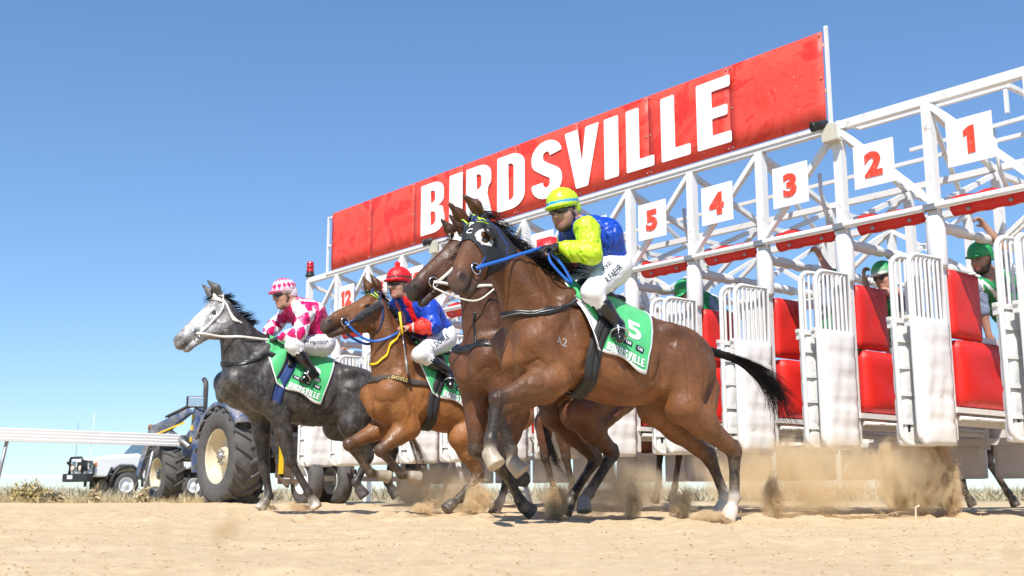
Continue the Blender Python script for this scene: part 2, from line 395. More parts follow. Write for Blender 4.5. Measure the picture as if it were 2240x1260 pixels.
def build_gate():
    g = empty('starting_gate', G0, GA, 'long white steel racing starting gate with red padding and a tall red name sign', 'starting gate')
    ws, wv, rv = M['white_steel'], M['white_vinyl'], M['red_vinyl']
    K = range(-1, 13); y1 = 12*SW; y0 = -1.35
    B = lambda: MB()
    for k in K:
        y = k*SW
        p = B().beam((0, y, .62), (0, y, 3.52), .085).build('post', ws, g)
        B().lathe([(.0, 0), (.072, .0), (.082, .03), (.084, .22), (.08, .42), (.07, .45), (0, .45)], (-.005, y, 2.06), (0, 0, 1), 14).build('pad', wv, p)
        B().box((-.075, y-.0, 2.585), (.05, .11, .05)).build('bracket', M['grey_metal'], p)
        B().beam((1.15, y, .80), (1.15, y, 3.12), .075).build('middle_post', ws, g)
        B().beam((2.3, y, .62), (2.3, y, 3.10), .075).build('rear_post', ws, g)
        # overhead padded tubes running back through the stall
        t = B()
        for a, b in ((.07, .62), (.70, 1.10), (1.20, 1.72), (1.80, 2.25)):
            n = 8; t.tube([(a+(b-a)*i/n, y, 2.44+.004*sin(i*2.1+k)) for i in range(n+1)], [.04]+[.050+.003*sin(i*1.7+k) for i in range(1, n)]+[.04], 12)
        t.tube([(0, y, 2.44), (2.3, y, 2.44)], .032, 8, False)
        t.build('overhead_pad', wv, g)
        # partition: ledge, lower and upper red pads, lower rails
        B().beam((.0, y, .865), (2.3, y, .865), .16, .045).build('ledge', ws, g)
        B().beam((.02, y, .775), (2.3, y, .775), .05, .07).tube([(.05, y-.06, .80), (2.2, y-.06, .80)], .02, 8).build('partition_rail', ws, g)
        me = pad_mesh('lower_pad', 2.0, .56, .15, 18, 8, .45, k+3)
        link('lower_red_pad', me, g, rv, Matrix.Translation((1.14, y, 1.185)))
        me = pad_mesh('upper_pad', .50, .58, .11, 8, 9, .4, k+30)
        link('upper_red_pad', me, g, rv, Matrix.Translation((.345, y, 1.775)))
        B().beam((.6, y, 1.5), (2.3, y, 1.5), .04, .05).build('partition_cap', ws, g)
    # long chords
    for nm, x, z, w in (('top_chord', 0, 3.555, .08), ('middle_chord', 1.15, 3.16, .06), ('rear_chord', 2.3, 3.13, .07), ('rear_middle_chord', 2.3, 2.44, .05)):
        B().beam((x, y0, z), (x, y1+.05, z), w).build(nm, ws, g)
    B().beam((2.3, y0, .70), (2.3, y1, .70), .07).build('rear_base_rail', ws, g)
    B().tube([(-.072, y0, 2.59), (-.072, y1+.1, 2.59)], .027, 10).build('front_bar', ws, g)
    B().beam((0, y0, 2.60), (0, y1, 2.60), .05, .055).build('front_chord', ws, g)
    for z in (2.30, 2.36): B().tube([(1.9, y0, z), (1.9, y1, z)], .012, 6).build('cable', ws, g)
    # rear cross roll
    t = B(); 
    for k in range(-1, 12):
        n = 6; a, b = k*SW+.08, (k+1)*SW-.08
        t.tube([(1.3, a+(b-a)*i/n, 2.18) for i in range(n+1)], [.03]+[.048]*(n-1)+[.03], 12)
    t.build('rear_roll', wv, g)
    # bracing
    for k in range(-1, 12):
        y, yy = k*SW, (k+1)*SW
        # front plane diagonals
        if k >= 1: B().beam((-.005, y+.03, 3.50), (-.005, yy-.03, 2.66), .055, .05).build('front_diagonal', ws, g)
        else: B().beam((-.005, yy-.03, 3.50), (-.005, y+.03, 2.66), .06, .055).build('front_diagonal', ws, g)
        # rear plane diagonal
        (B().beam((2.3, y, 2.46), (2.3, yy, 3.08), .045) if k % 2 else B().beam((2.3, yy, 2.46), (2.3, y, 3.08), .045)).build('rear_diagonal', ws, g)
        if k % 2: B().beam((1.15, y, 3.12), (1.15, yy, 2.48), .04).build('middle_diagonal', ws, g)
    for k in K:
        y = k*SW
        B().beam((0, y, 3.50), (1.15, y, 3.14), .05).build('cross_tie', ws, g)
        B().beam((1.15, y, 3.12), (2.3, y, 3.10), .05).build('cross_tie', ws, g)
        B().beam((0.03, y, 2.62), (1.12, y, 3.10), .045).build('cross_brace', ws, g)
        if k % 2 == 0 and k < 12: B().beam((0.02, y, 3.47), (2.28, y+SW, 3.16), .04).build('plan_brace', ws, g)
        B().beam((1.17, y, 2.5), (2.28, y, 3.08), .04).build('cross_brace', ws, g)
        # curved tail tube above
        if k % 2 == 0:
            B().tube([(.55, y-.3, 3.34), (.56, y-.3, 3.15), (.62, y-.3, 2.95), (.75, y-.3, 2.8)], .02, 8).build('curved_stay', ws, g)
    B().beam((.9, y0, 3.34), (.9, 9*SW, 3.34), .035).build('light_rail', ws, g)
    # open frame above the first stalls
    f = B(); a = [(-.02, .55, 3.66), (-.02, -.62, 3.72)]
    f.beam((.35, .9, 3.62), (.35, -.55, 3.62), .04).beam((.35, -.55, 3.62), (1.25, -.55, 3.62), .04).beam((1.25, .9, 3.58), (1.25, -.6, 3.62), .035).beam((0, .9, 3.6), (.35, .9, 3.62), .03)
    f.beam((.35, -.53, 3.6), (.35, -.53, 3.38), .03).build('overhead_frame', ws, g)
    # red flaps behind the front bar
    for k in range(-1, 12):
        a, b = k*SW+.10, k*SW+.76; n = 14; V = []; F = []
        prof = [(.06, .10), (.02, .085), (-.02, .05), (-.02, 0), (-.015, -.04), (.02, -.075), (.055, -.08), (.075, -.05)]
        for i in range(n+1):
            u = i/n; yy = a+(b-a)*u
            for j, (px, pz) in enumerate(prof):
                wz = .010*sin(u*17+k)+.012*sin(u*7+k*2.1) if j < 2 else (.006*sin(u*23+k*1.3) if j > 4 else 0)
                V.append((px+.02-.0*wz, yy, 2.585+pz+wz-(.05*(1-u) if j < 2 else 0)))
        m = len(prof)
        for i in range(n):
            for j in range(m-1): q = i*m+j; F.append((q, q+1, q+m+1, q+m))
        me = bpy.data.meshes.new('red_flap'); me.from_pydata(V, [], F); me.polygons.foreach_set('use_smooth', [True]*len(F)); me.update()
        fl = link('red_flap', me, g, rv); md = fl.modifiers.new('s', 'SOLIDIFY'); md.thickness = .006
        for u in (.2, .75):
            B().lathe([(0, .012), (.016, .010), (.018, 0)], (-.012, a+(b-a)*u, 2.525), (-1, 0, 0), 10).build('stud', M['grey_metal'], fl)
    # number plates
    for n in range(1, 14):
        y = (n-1.5)*SW+.05
        if n == 13: continue
        o, d = (0, 0)
        pl = B().box((-.085, y, 3.085), (.012, .40, .40)).build('number_plate', M['plate_white'], g)
        me = numeral_mesh(str(n), .235)
        Mx = Matrix(((0, 0, -1, -.094), (-1, 0, 0, y), (0, 1, 0, 3.085), (0, 0, 0, 1)))
        link('numeral', me, pl, M['red_print'], Mx)
    # sign
    sy0, sy1, sz0, sz1 = .977, 10.04, 3.60, 4.51
    m, nt, b = new_mat('red_sign'); tc = N(nt, 'ShaderNodeTexCoord').outputs['Object']
    n1 = noise_node(nt, 2.2, 7, .62, tc, .9); n2 = noise_node(nt, 42, 2, .5, tc)
    c = ramp(nt, n1.outputs[0], [(.40, (.70, .030, .016)), (.46, (.80, .075, .045)), (.58, (.78, .055, .032)), (.66, (.70, .032, .018))]).outputs[0]
    c = mixc(nt, ramp(nt, n2.outputs[0], [(.71, 0), (.77, .7)]).outputs[0], c, (.85, .5, .42))
    nt.links.new(c, b.inputs['Base Color']); nt.links.new(ramp(nt, n1.outputs[0], [(.4, .48), (.6, .62)]).outputs[0], b.inputs['Roughness'])
    bump(nt, b, noise_node(nt, 1.6, 2, .5, tc).outputs[0], .10, .03)
    np_ = 8; pw = (sy1-sy0)/np_
    sg = B().beam((-.03, sy0-.05, sz0-.03), (-.03, sy1+.17, sz0-.03), .05, .035).build('sign_board', ws, g)
    B().beam((-.02, sy0-.018, sz0-.25), (-.02, sy0-.018, sz1+.06), .03).build('sign_post', ws, sg)
    B().beam((-.02, sy1+.18, sz0-.03), (-.02, sy1+.18, sz1-.02), .03).beam((-.02, sy1+.02, sz1-.03), (-.02, sy1+.18, sz1-.03), .025).beam((-.02, sy1+.02, sz0+.42), (-.02, sy1+.18, sz0+.42), .025).beam((-.02, sy1+.02, sz0), (-.02, sy1+.02, sz1-.02), .02).build('sign_end_frame', ws, sg)
    B().beam((.02, sy0, sz1-.1), (.02, sy1, sz1-.1), .03).beam((.02, sy0, sz0+.35), (.02, sy1, sz0+.35), .03).build('sign_rail', ws, sg)
    for i in range(np_):
        a = sy0+pw*i+.004; bb = sy0+pw*(i+1)-.004
        nx = 10; V = []; F = []
        for j in range(5):
            for q in range(nx+1):
                u = q/nx; v = j/4
                V.append((-.062-.006*sin(pi*u)*sin(pi*v)*(1 if i % 2 else -.6)+.003*sin(u*11+i)*sin(v*3), a+(bb-a)*u, sz0+(sz1-sz0)*v))
        for j in range(4):
            for q in range(nx): z = j*(nx+1)+q; F.append((z+1, z, z+nx+1, z+nx+2))
        me = bpy.data.meshes.new('sign_panel'); me.from_pydata(V, [], F); me.polygons.foreach_set('use_smooth', [True]*len(F)); me.update()
        pn = link('sign_panel', me, sg, m); md = pn.modifiers.new('s', 'SOLIDIFY'); md.thickness = .008; md.offset = -1
    sb = B()
    for i in range(np_+1):
        for zz in (sz0+.03, sz0+.45, sz1-.03):
            for dy in ((-.03, .03) if 0 < i < np_ else ((.03,) if i == 0 else (-.03,))):
                sb.lathe([(0, .008), (.009, .006), (.010, 0)], (-.066, sy0+pw*i+dy, zz), (-1, 0, 0), 6)
    st = sb.build('sign_screws', M['grey_metal'], sg); tag(st, kind='stuff')
    spans = [('B', 921, 973), ('I', 983, 1012), ('R', 1020, 1077), ('D', 1088, 1148), ('S', 1163, 1229), ('V', 1236, 1311), ('I', 1322, 1353), ('L', 1370, 1430), ('L', 1446, 1509), ('E', 1524, 1598)]
    for ch, xa, xb in spans:
        ya = 470-.3695*(xa-737)+70; yb = 470-.3695*(xb-737)+70
        sa, sb_ = gate_s(xa, ya, -.075)[0], gate_s(xb, yb, -.075)[0]
        gl, w = glyph(ch); wd = sa-sb_
        # round the corners a little
        H = .72
        me = curve_mesh('letter', [round_poly([(px/w*wd, py*H) for px, py in poly], .022) for poly in gl], .0025)
        Mx = Matrix(((0, 0, -1, -.076), (-1, 0, 0, sa), (0, 1, 0, sz0+.095), (0, 0, 0, 1)))
        link('letter', me, sg, M['letter_white'], Mx)
    # camera on bracket, beacon, chain
    putty = mat('putty_paint', (.55, .52, .42), .5, 0, .08)
    for cy in (SW, gate_s(952, 545, -.1)[0]):
        c = B().box((-.10, cy+.035, 3.49), (.06, .13, .15), None, .006).box((-.1, cy, 3.40), (.10, .16, .02)).build('camera_box', putty, g)
        B().lathe([(0, -.02), (.042, -.02), (.045, 0), (.045, .10), (.05, .10), (.05, .13), (.036, .13), (.03, .09), (0, .09)], (-.11, cy+.07, 3.575), (-.75, .55, -.25), 16).build('camera_housing', M['black_metal'], c)
    bc = B().lathe([(0, 0), (.075, 0), (.075, .035), (.06, .04), (.06, .08), (.0, .08)], (0, y1, 3.62), (0, 0, 1), 16).build('beacon', M['black_metal'], g)
    rm = mat('red_lens', (.42, .008, .012), .12, 0, .2, 20, coat=.6)
    B().lathe([(.062, 0), (.062, .02), (.058, .022), (.058, .06), (.062, .062), (.062, .1), (.058, .102), (.056, .15), (.04, .17), (0, .172)], (0, y1, 3.70), (0, 0, 1), 18).build('lens', rm, bc)
    ch = B()
    for i in range(12): ch.ring((.1, y1-.55+.02*sin(i), 3.42-i*.055), (0, 1, 0) if i % 2 else (1, 0, 0), .022, .006, 10, 5)
    ch.build('chain', ws, g)
    # front doors: two leaves on every post, thrown open past square
    dw = .43
    def leaf_meshes():
        fr = B(); r = .021; zt, zb = 2.13, .58; c = .10
        path = [(0, 0, zb+.03)]
        path += [(0, 0, zt)] if False else []
        loop = [(0, 0, zb), (0, 0, zt), (dw-c, 0, zt)]+[(dw-c+c*sin(radians(a)), 0, zt-c+c*cos(radians(a))) for a in (22, 45, 68, 90)]+[(dw, 0, zb+c)]+[(dw-c+c*cos(radians(a)), 0, zb+c-c*sin(radians(a))) for a in (22, 45, 68, 90)]
        fr.tube(loop, r, 8, closed=True); fr.beam((0, 0, 1.585), (dw, 0, 1.585), .035, .04)
        for z in (.75, .98, 1.2, 1.42): fr.beam((0, .012, z), (dw, .012, z), .02, .03)
        me_f = fr.mesh('door_frame')
        bar = B().tube([(0, 0, 1.60), (0, 0, zt-.01)], .0125, 6, False).mesh('bar')
        return me_f, bar
    me_f, bar = leaf_meshes()
    pads = [pad_mesh('door_pad', dw-.015, 1.03, .085, 10, 26, .5, 40+i, (-.62, -.22, .2, .6)) for i in range(3)]
    lk = B().box((dw-.03, -.03, 1.56), (.10, .06, .07)).box((dw+.02, -.03, 1.60), (.03, .04, .03)).mesh('latch')
    rol = B().lathe([(0, 0), (.045, 0), (.05, .01), (.05, .03), (.045, .04), (0, .04)], (dw-.075, -.035, .72), (0, 1, 0), 14).mesh('roller')
    for k in K:
        for j, (ang, off, skip) in enumerate(((174, -.045, False), (167, .04, False))):
            # leaf direction in gate plane: from the post out over the track, swung toward the far end
            a = radians(ang); ex = Vector((cos(a), sin(a), 0)); ez = Vector((0, 0, 1)); ey = ez.cross(ex)
            o = Vector((-.055, k*SW+off, 0)) + (ey*0)
            if j == 1: o += ex*.035
            Mx = Matrix(((ex.x, ey.x, 0, o.x), (ex.y, ey.y, 0, o.y), (0, 0, 1, 0), (0, 0, 0, 1)))
            d = link('gate_door', me_f, g, ws, Mx)
            link('pad', pads[(k+j) % 3], d, wv, Matrix.Translation((dw/2+.004, .030 if j == 0 else -.03, 1.08)) if True else None)
            for i in range(7): link('bar', bar, d, ws, Matrix.Translation((.045+i*(dw-.09)/6, 0, 0)))
            link('latch', lk, d, ws); j and link('roller', rol, d, M['black_metal'])
    # rear doors (low white panels)
    rp = pad_mesh('rear_panel', .40, .78, .05, 6, 10, .3, 77)
    for k in range(-1, 12):
        for j, (yy, an) in enumerate(((k*SW+.245, 8), (k*SW+.655, -6))):
            R = Matrix.Translation((2.37, yy, .72)) @ Matrix.Rotation(radians(90+an), 4, 'Z')
            link('rear_door', rp, g, M['white_vinyl_dusty'], R)
    # transport wheels near the far end
    for (x, y) in ((-.32, 10.1), (.18, 10.1), (1.6, 10.1)):
        w = B().lathe([(.20, -.10), (.30, -.11), (.35, -.09), (.365, -.04), (.365, .04), (.35, .09), (.30, .11), (.20, .10)], (x, y, .365), (1, 0, 0), 36).build('wheel', M['rubber'], g)
        B().lathe([(.205, -.10), (.205, -.11), (.18, -.10), (.16, -.03), (.07, -.02), (.06, -.06), (0, -.06)], (x, y, .365), (1, 0, 0), 24).build('rim', M['white_steel'], w)
    B().beam((-.2, 10.1, .40), (1.6, 10.1, .40), .08).beam((.45, 10.1, .4), (.45, 10.1, .7), .06).beam((1.4, 10.1, .4), (1.4, 10.1, .7), .06).build('axle', ws, g)
    for kk in (6, 8, 9.6): B().beam((1.6, kk*SW, .03), (1.6, kk*SW+.35, .8), .05).beam((1.6, kk*SW+.7, .03), (1.6, kk*SW+.36, .8), .05).beam((1.6, kk*SW+.1, .2), (1.6, kk*SW+.6, .2), .04).build('support_leg', ws, g)
    return g
# ------------------------------------------------------------------ organic bodies: smooth unions of tapered limbs, meshed by surface nets
def nrm(v): v = np.asarray(v, float); return v/(np.linalg.norm(v)+1e-12)
class Field:
    def __init__(s): s.p = []
    def cone(s, a, b, ra, rb, k=.03, c=None, flat=None, op='u', clip=None):
        s.p.append(('cone', np.asarray(a, float), np.asarray(b, float), ra, rb, k, c, flat, op, clip)); return s
    def chain(s, pts, rs, k=.03, c=None, flat=None):
        for i in range(len(pts)-1): s.cone(pts[i], pts[i+1], rs[i], rs[i+1], k, c, flat)
        return s
    def ell(s, c0, r, R=None, k=.04, c=None, op='u', clip=None):
        s.p.append(('ell', np.asarray(c0, float), np.asarray(r, float), np.eye(3) if R is None else np.asarray(R, float), None, k, c, None, op, clip)); return s
    @staticmethod
    def dist(q, P):
        """P tuple (x,y,z) broadcastable"""
        typ, a, b, e, f, k, c, flat, op, clip = q
        x, y, z = P
        if typ == 'cone':
            px, py, pz = x-a[0], y-a[1], z-a[2]; ba = b-a; L2 = float(ba@ba)+1e-12
            if flat is not None:
                n, fac = flat; t = (px*n[0]+py*n[1]+pz*n[2])*(fac-1); px, py, pz = px+t*n[0], py+t*n[1], pz+t*n[2]
                t = float(ba@n)*(fac-1); ba = ba+np.asarray(n)*t; L2 = float(ba@ba)+1e-12
            h = np.clip((px*ba[0]+py*ba[1]+pz*ba[2])/L2, 0, 1)
            d = np.sqrt((px-h*ba[0])**2+(py-h*ba[1])**2+(pz-h*ba[2])**2)-(e+(f-e)*h)
        else:
            R = e; px, py, pz = x-a[0], y-a[1], z-a[2]
            u = (px*R[0, 0]+py*R[0, 1]+pz*R[0, 2]); v = (px*R[1, 0]+py*R[1, 1]+pz*R[1, 2]); w = (px*R[2, 0]+py*R[2, 1]+pz*R[2, 2])
            k0 = np.sqrt((u/b[0])**2+(v/b[1])**2+(w/b[2])**2)+1e-9; k1 = np.sqrt((u/b[0]**2)**2+(v/b[1]**2)**2+(w/b[2]**2)**2)+1e-9
            d = k0*(k0-1)/k1
        if clip is not None:
            for (o, n) in clip: d = np.maximum(d, (x-o[0])*n[0]+(y-o[1])*n[1]+(z-o[2])*n[2])
        return d
    @staticmethod
    def bounds(q):
        typ, a, b, e, f, k, c, flat, op, clip = q
        if typ == 'cone':
            r = max(e, f)*(1 if flat is None else max(1, 1/flat[1])); return np.minimum(a, b)-r, np.maximum(a, b)+r
        ext = np.sqrt(((e.T*b)**2).sum(1)); return a-ext, a+ext
    def mesh(s, h, smooth=2):
        us = [q for q in s.p if q[8] == 'u']; bb = [s.bounds(q) for q in us]
        lo = np.min([b[0] for b in bb], 0)-3*h-.01; hi = np.max([b[1] for b in bb], 0)+3*h+.01
        n = np.ceil((hi-lo)/h).astype(int)+1; F = np.full(n, .08, np.float32)
        ax = [lo[i]+h*np.arange(n[i], dtype=np.float32) for i in range(3)]
        for q in s.p:
            if q[8] == 'c': continue
            a, b = s.bounds(q); k = q[5]; m = k+.035 if q[8] == 'u' else k+.01
            i0 = np.clip(np.floor((a-m-lo)/h).astype(int), 0, n-1); i1 = np.clip(np.ceil((b+m-lo)/h).astype(int)+1, 1, n)
            sl = tuple(slice(i0[i], i1[i]) for i in range(3))
            P = (ax[0][sl[0]][:, None, None], ax[1][sl[1]][None, :, None], ax[2][sl[2]][None, None, :])
            d = s.dist(q, P).astype(np.float32); A = F[sl]
            if q[8] == 'u':
                t = np.clip(.5+.5*(A-d)/k, 0, 1); F[sl] = A*(1-t)+d*t-k*t*(1-t)
            else:
                t = np.clip(.5-.5*(A+d)/k, 0, 1); F[sl] = A*(1-t)+(-d)*t+k*t*(1-t)
        return surface_nets(F, lo, h, smooth)
    def colors(s, V, default, sig=.016):
        W = np.full(len(V), 1e-6); C = np.outer(W, default); P = (V[:, 0], V[:, 1], V[:, 2])
        for q in s.p:
            if q[8] == 's': continue
            d = np.maximum(s.dist(q, P), 0); w = np.exp(-d/sig)
            col = default if q[6] is None else q[6]
            if callable(col): col = col(V)
            if q[8] == 'c': w = np.exp(-np.maximum(s.dist(q, P), 0)/.0045)*9
            C += w[:, None]*np.asarray(col); W += w
        return C/W[:, None]

def surface_nets(F, lo, h, smooth=2):
    S = F < 0; n = F.shape
    cnt = np.zeros(tuple(i-1 for i in n), np.int8)
    for a in (0, 1):
        for b in (0, 1):
            for c in (0, 1): cnt += S[a:n[0]-1+a, b:n[1]-1+b, c:n[2]-1+c]
    act = (cnt > 0) & (cnt < 8); idx = np.argwhere(act); vid = np.full(act.shape, -1, np.int32); vid[act] = np.arange(len(idx))
    acc = np.zeros((len(idx), 3)); num = np.zeros(len(idx)); I, J, K = idx.T
    corner = {(a, b, c): F[I+a, J+b, K+c].astype(float) for a in (0, 1) for b in (0, 1) for c in (0, 1)}
    for ax in range(3):
        for u in (0, 1):
            for v in (0, 1):
                p = [u, v]; p.insert(ax, 0); q = [u, v]; q.insert(ax, 1)
                f0, f1 = corner[tuple(p)], corner[tuple(q)]; m = (f0 < 0) != (f1 < 0)
                t = np.where(m, f0/(f0-f1+1e-20), 0); off = np.zeros((len(idx), 3)); off[:] = p; off[:, ax] = t
                acc[m] += off[m]; num += m
    V = lo+h*(idx+acc/num[:, None]); quads = []
    for ax in range(3):
        sl0 = [slice(1, n[i]-1) for i in range(3)]; sl1 = list(sl0); sl0[ax] = slice(0, n[ax]-1); sl1[ax] = slice(1, n[ax])
        a = S[tuple(sl0)]; b = S[tuple(sl1)]; ch = np.argwhere(a != b)
        if not len(ch): continue
        ch = ch + np.array([0 if i == ax else 1 for i in range(3)]); e1, e2 = [(1, 2), (2, 0), (0, 1)][ax]
        def cell(d1, d2):
            c = ch.copy(); c[:, e1] -= d1; c[:, e2] -= d2; return vid[c[:, 0], c[:, 1], c[:, 2]]
        q = np.stack([cell(1, 1), cell(0, 1), cell(0, 0), cell(1, 0)], 1)
        ins = S[ch[:, 0], ch[:, 1], ch[:, 2]]; q[~ins] = q[~ins][:, ::-1]; quads.append(q)
    Q = np.concatenate(quads); Q = Q[(Q >= 0).all(1)]
    for _ in range(smooth):
        A = np.zeros_like(V); d = np.zeros(len(V))
        for i in range(4):
            a, b = Q[:, i], Q[:, (i+1) % 4]
            for x, y in ((a, b), (b, a)):
                for c in range(3): A[:, c] += np.bincount(x, V[y, c], len(V))
                d += np.bincount(x, minlength=len(V))
        V = V*.5+.5*A/np.maximum(d, 1)[:, None]
    return V, Q
def normals(V, Q):
    n = np.cross(V[Q[:, 2]]-V[Q[:, 0]], V[Q[:, 3]]-V[Q[:, 1]]); A = np.zeros_like(V)
    for i in range(4):
        for c in range(3): A[:, c] += np.bincount(Q[:, i], n[:, c], len(V))
    return A/(np.linalg.norm(A, axis=1)[:, None]+1e-12)
def organic(name, V, Q, mat, parent, col=None):
    me = mesh_np(name, V, Q, True)
    if col is not None:
        a = me.attributes.new('col', 'FLOAT_COLOR', 'POINT')
        a.data.foreach_set('color', np.concatenate([np.clip(col, 0, 1), np.ones((len(V), 1))], 1).astype(np.float32).ravel())
    return link(name, me, parent, mat)
def bvh_of(V, Q): return BVHTree.FromPolygons([Vector(v) for v in V], [tuple(int(i) for i in q) for q in Q])

def spline(pts, n):
    P = [np.asarray(p, float) for p in pts]; P = [2*P[0]-P[1]]+P+[2*P[-1]-P[-2]]; out = []
    m = len(P)-3
    for k in range(n):
        t = k/(n-1)*m; i = min(int(t), m-1); t -= i; a, b, c, d = P[i:i+4]
        out.append(.5*((2*b)+(-a+c)*t+(2*a-5*b+4*c-d)*t*t+(-a+3*b-3*c+d)*t**3))
    return out
def strap(name, bvh, pts, width, mat, parent, off=.006, n=40, thick=.005, snap=True):
    C = spline(pts, n); V = []; F = []; m = 4
    for i, c in enumerate(C):
        t = nrm(C[min(i+1, n-1)]-C[max(i-1, 0)])
        loc, no, _, _ = bvh.find_nearest(Vector(c)); no = np.array(no)
        b = nrm(np.cross(t, no))
        for j in range(m):
            p = c+b*width*(j/(m-1)-.5)
            if snap:
                l, nn, _, _ = bvh.find_nearest(Vector(p)); p = np.array(l)+no*off
            V.append(p)
    for i in range(n-1):
        for j in range(m-1): q = i*m+j; F.append((q, q+1, q+m+1, q+m))
    me = mesh_np(name, V, np.array(F), True); o = link(name, me, parent, mat)
    md = o.modifiers.new('s', 'SOLIDIFY'); md.thickness = thick; md.offset = 0; return o
def ribbon(name, pts, width, mat, parent, side=(0, 0, 1), n=24, thick=.004):
    C = spline(pts, n); V = []; F = []
    for i, c in enumerate(C):
        t = nrm(C[min(i+1, n-1)]-C[max(i-1, 0)]); b = nrm(np.asarray(side)-t*np.dot(side, t)); V += [c-b*width/2, c+b*width/2]
    for i in range(n-1): F.append((2*i, 2*i+1, 2*i+3, 2*i+2))
    o = link(name, mesh_np(name, V, np.array(F), True), parent, mat); md = o.modifiers.new('s', 'SOLIDIFY'); md.thickness = thick; md.offset = 0; return o
def hair(name, strands, mat, parent, r=.003):
    """strands: list of lists of points; three sided tapering tubes"""
    V = []; F = []
    for S in strands:
        m = len(S); base = len(V); S = [np.asarray(p, float) for p in S]
        for i, p in enumerate(S):
            t = nrm(S[min(i+1, m-1)]-S[max(i-1, 0)]); u = nrm(np.cross(t, (0.3, 1, .2))); w = np.cross(t, u); rr = r*(1-.8*i/(m-1))
            for k in range(3): a = 2*pi*k/3; V.append(p+(u*cos(a)+w*sin(a))*rr)
        for i in range(m-1):
            for k in range(3): k2 = (k+1) % 3; F.append((base+i*3+k, base+i*3+k2, base+(i+1)*3+k2, base+(i+1)*3+k))
    return link(name, mesh_np(name, V, np.array(F), True), parent, mat)
def decal(name, me, to3d, mat, parent, maxlen=.02):
    """bend a flat text mesh onto a surface: to3d(x,y)->3D"""
    bm = bmesh.new(); bm.from_mesh(me)
    for _ in range(3):
        es = [e for e in bm.edges if e.calc_length() > maxlen]
        if not es: break
        bmesh.ops.subdivide_edges(bm, edges=es, cuts=1)
        bmesh.ops.triangulate(bm, faces=[f for f in bm.faces if len(f.verts) > 4])
    for v in bm.verts: v.co = Vector(to3d(v.co.x, v.co.y))
    bm.to_mesh(me); bm.free(); return link(name, me, parent, mat)
# ------------------------------------------------------------------ horses
BLACK = (.014, .011, .010); SOCK = (.62, .56, .50); HOOF_PALE = (.46, .38, .29); HOOF_DARK = (.07, .06, .055)
M['horn_eye'] = mat('eye_gloss', (.012, .008, .006), .06, 0, .2, 20, spec=.8, coat=1)
M['mane_black'] = mat('mane_black', (.010, .009, .009), .75, 0, .3, 30, spec=.2)
M['tail_brown'] = mat('tail_brown', (.13, .075, .04), .5, 0, .4, 20)
M['cloth_green'] = mat('cloth_green', (.075, .50, .175), .5, 0, .06, 12, None, 0, 3, .4, 14, sheen=.2)
M['cloth_white'] = mat('cloth_white', (.80, .80, .80), .6, 0, .03, 12, None, 0, 3, .3, 14)
M['print_white'] = mat('print_white', (.82, .82, .82), .55, 0, .02)
M['print_navy'] = mat('print_navy', (.008, .022, .045), .5, 0, .1)
M['strap_white'] = mat('strap_white', (.74, .70, .62), .5, 0, .1, 30, (.4, .3, .2), .4, 20)
M['strap_blue'] = mat('strap_blue', (.025, .14, .55), .45, 0, .12, 30)
M['strap_navy'] = mat('strap_navy', (.02, .035, .12), .45, 0, .12, 30)
M['elastic_black'] = mat('elastic_black', (.028, .028, .030), .75, 0, .12, 40, None, 0, 3, .3, 200)
M['elastic_blue'] = mat('elastic_blue', (.02, .05, .19), .6, 0, .15, 8, None, 0, 3, .3, 200)
M['strap_brown'] = mat('strap_brown', (.075, .058, .05), .6, 0, .15, 20)
M['yellow_strap'] = mat('yellow_strap', (.82, .55, .02), .45, 0, .08, 20)
M['lime'] = mat('lime_webbing', (.55, .80, .04), .5, 0, .08, 20)
M['gold'] = mat('gold_thread', (.75, .55, .12), .5, 0, .08, 20)
M['fleece'] = mat('fleece_black', (.016, .016, .018), .9, 0, .4, 60, None, 0, 3, 1, 120, sheen=.4)
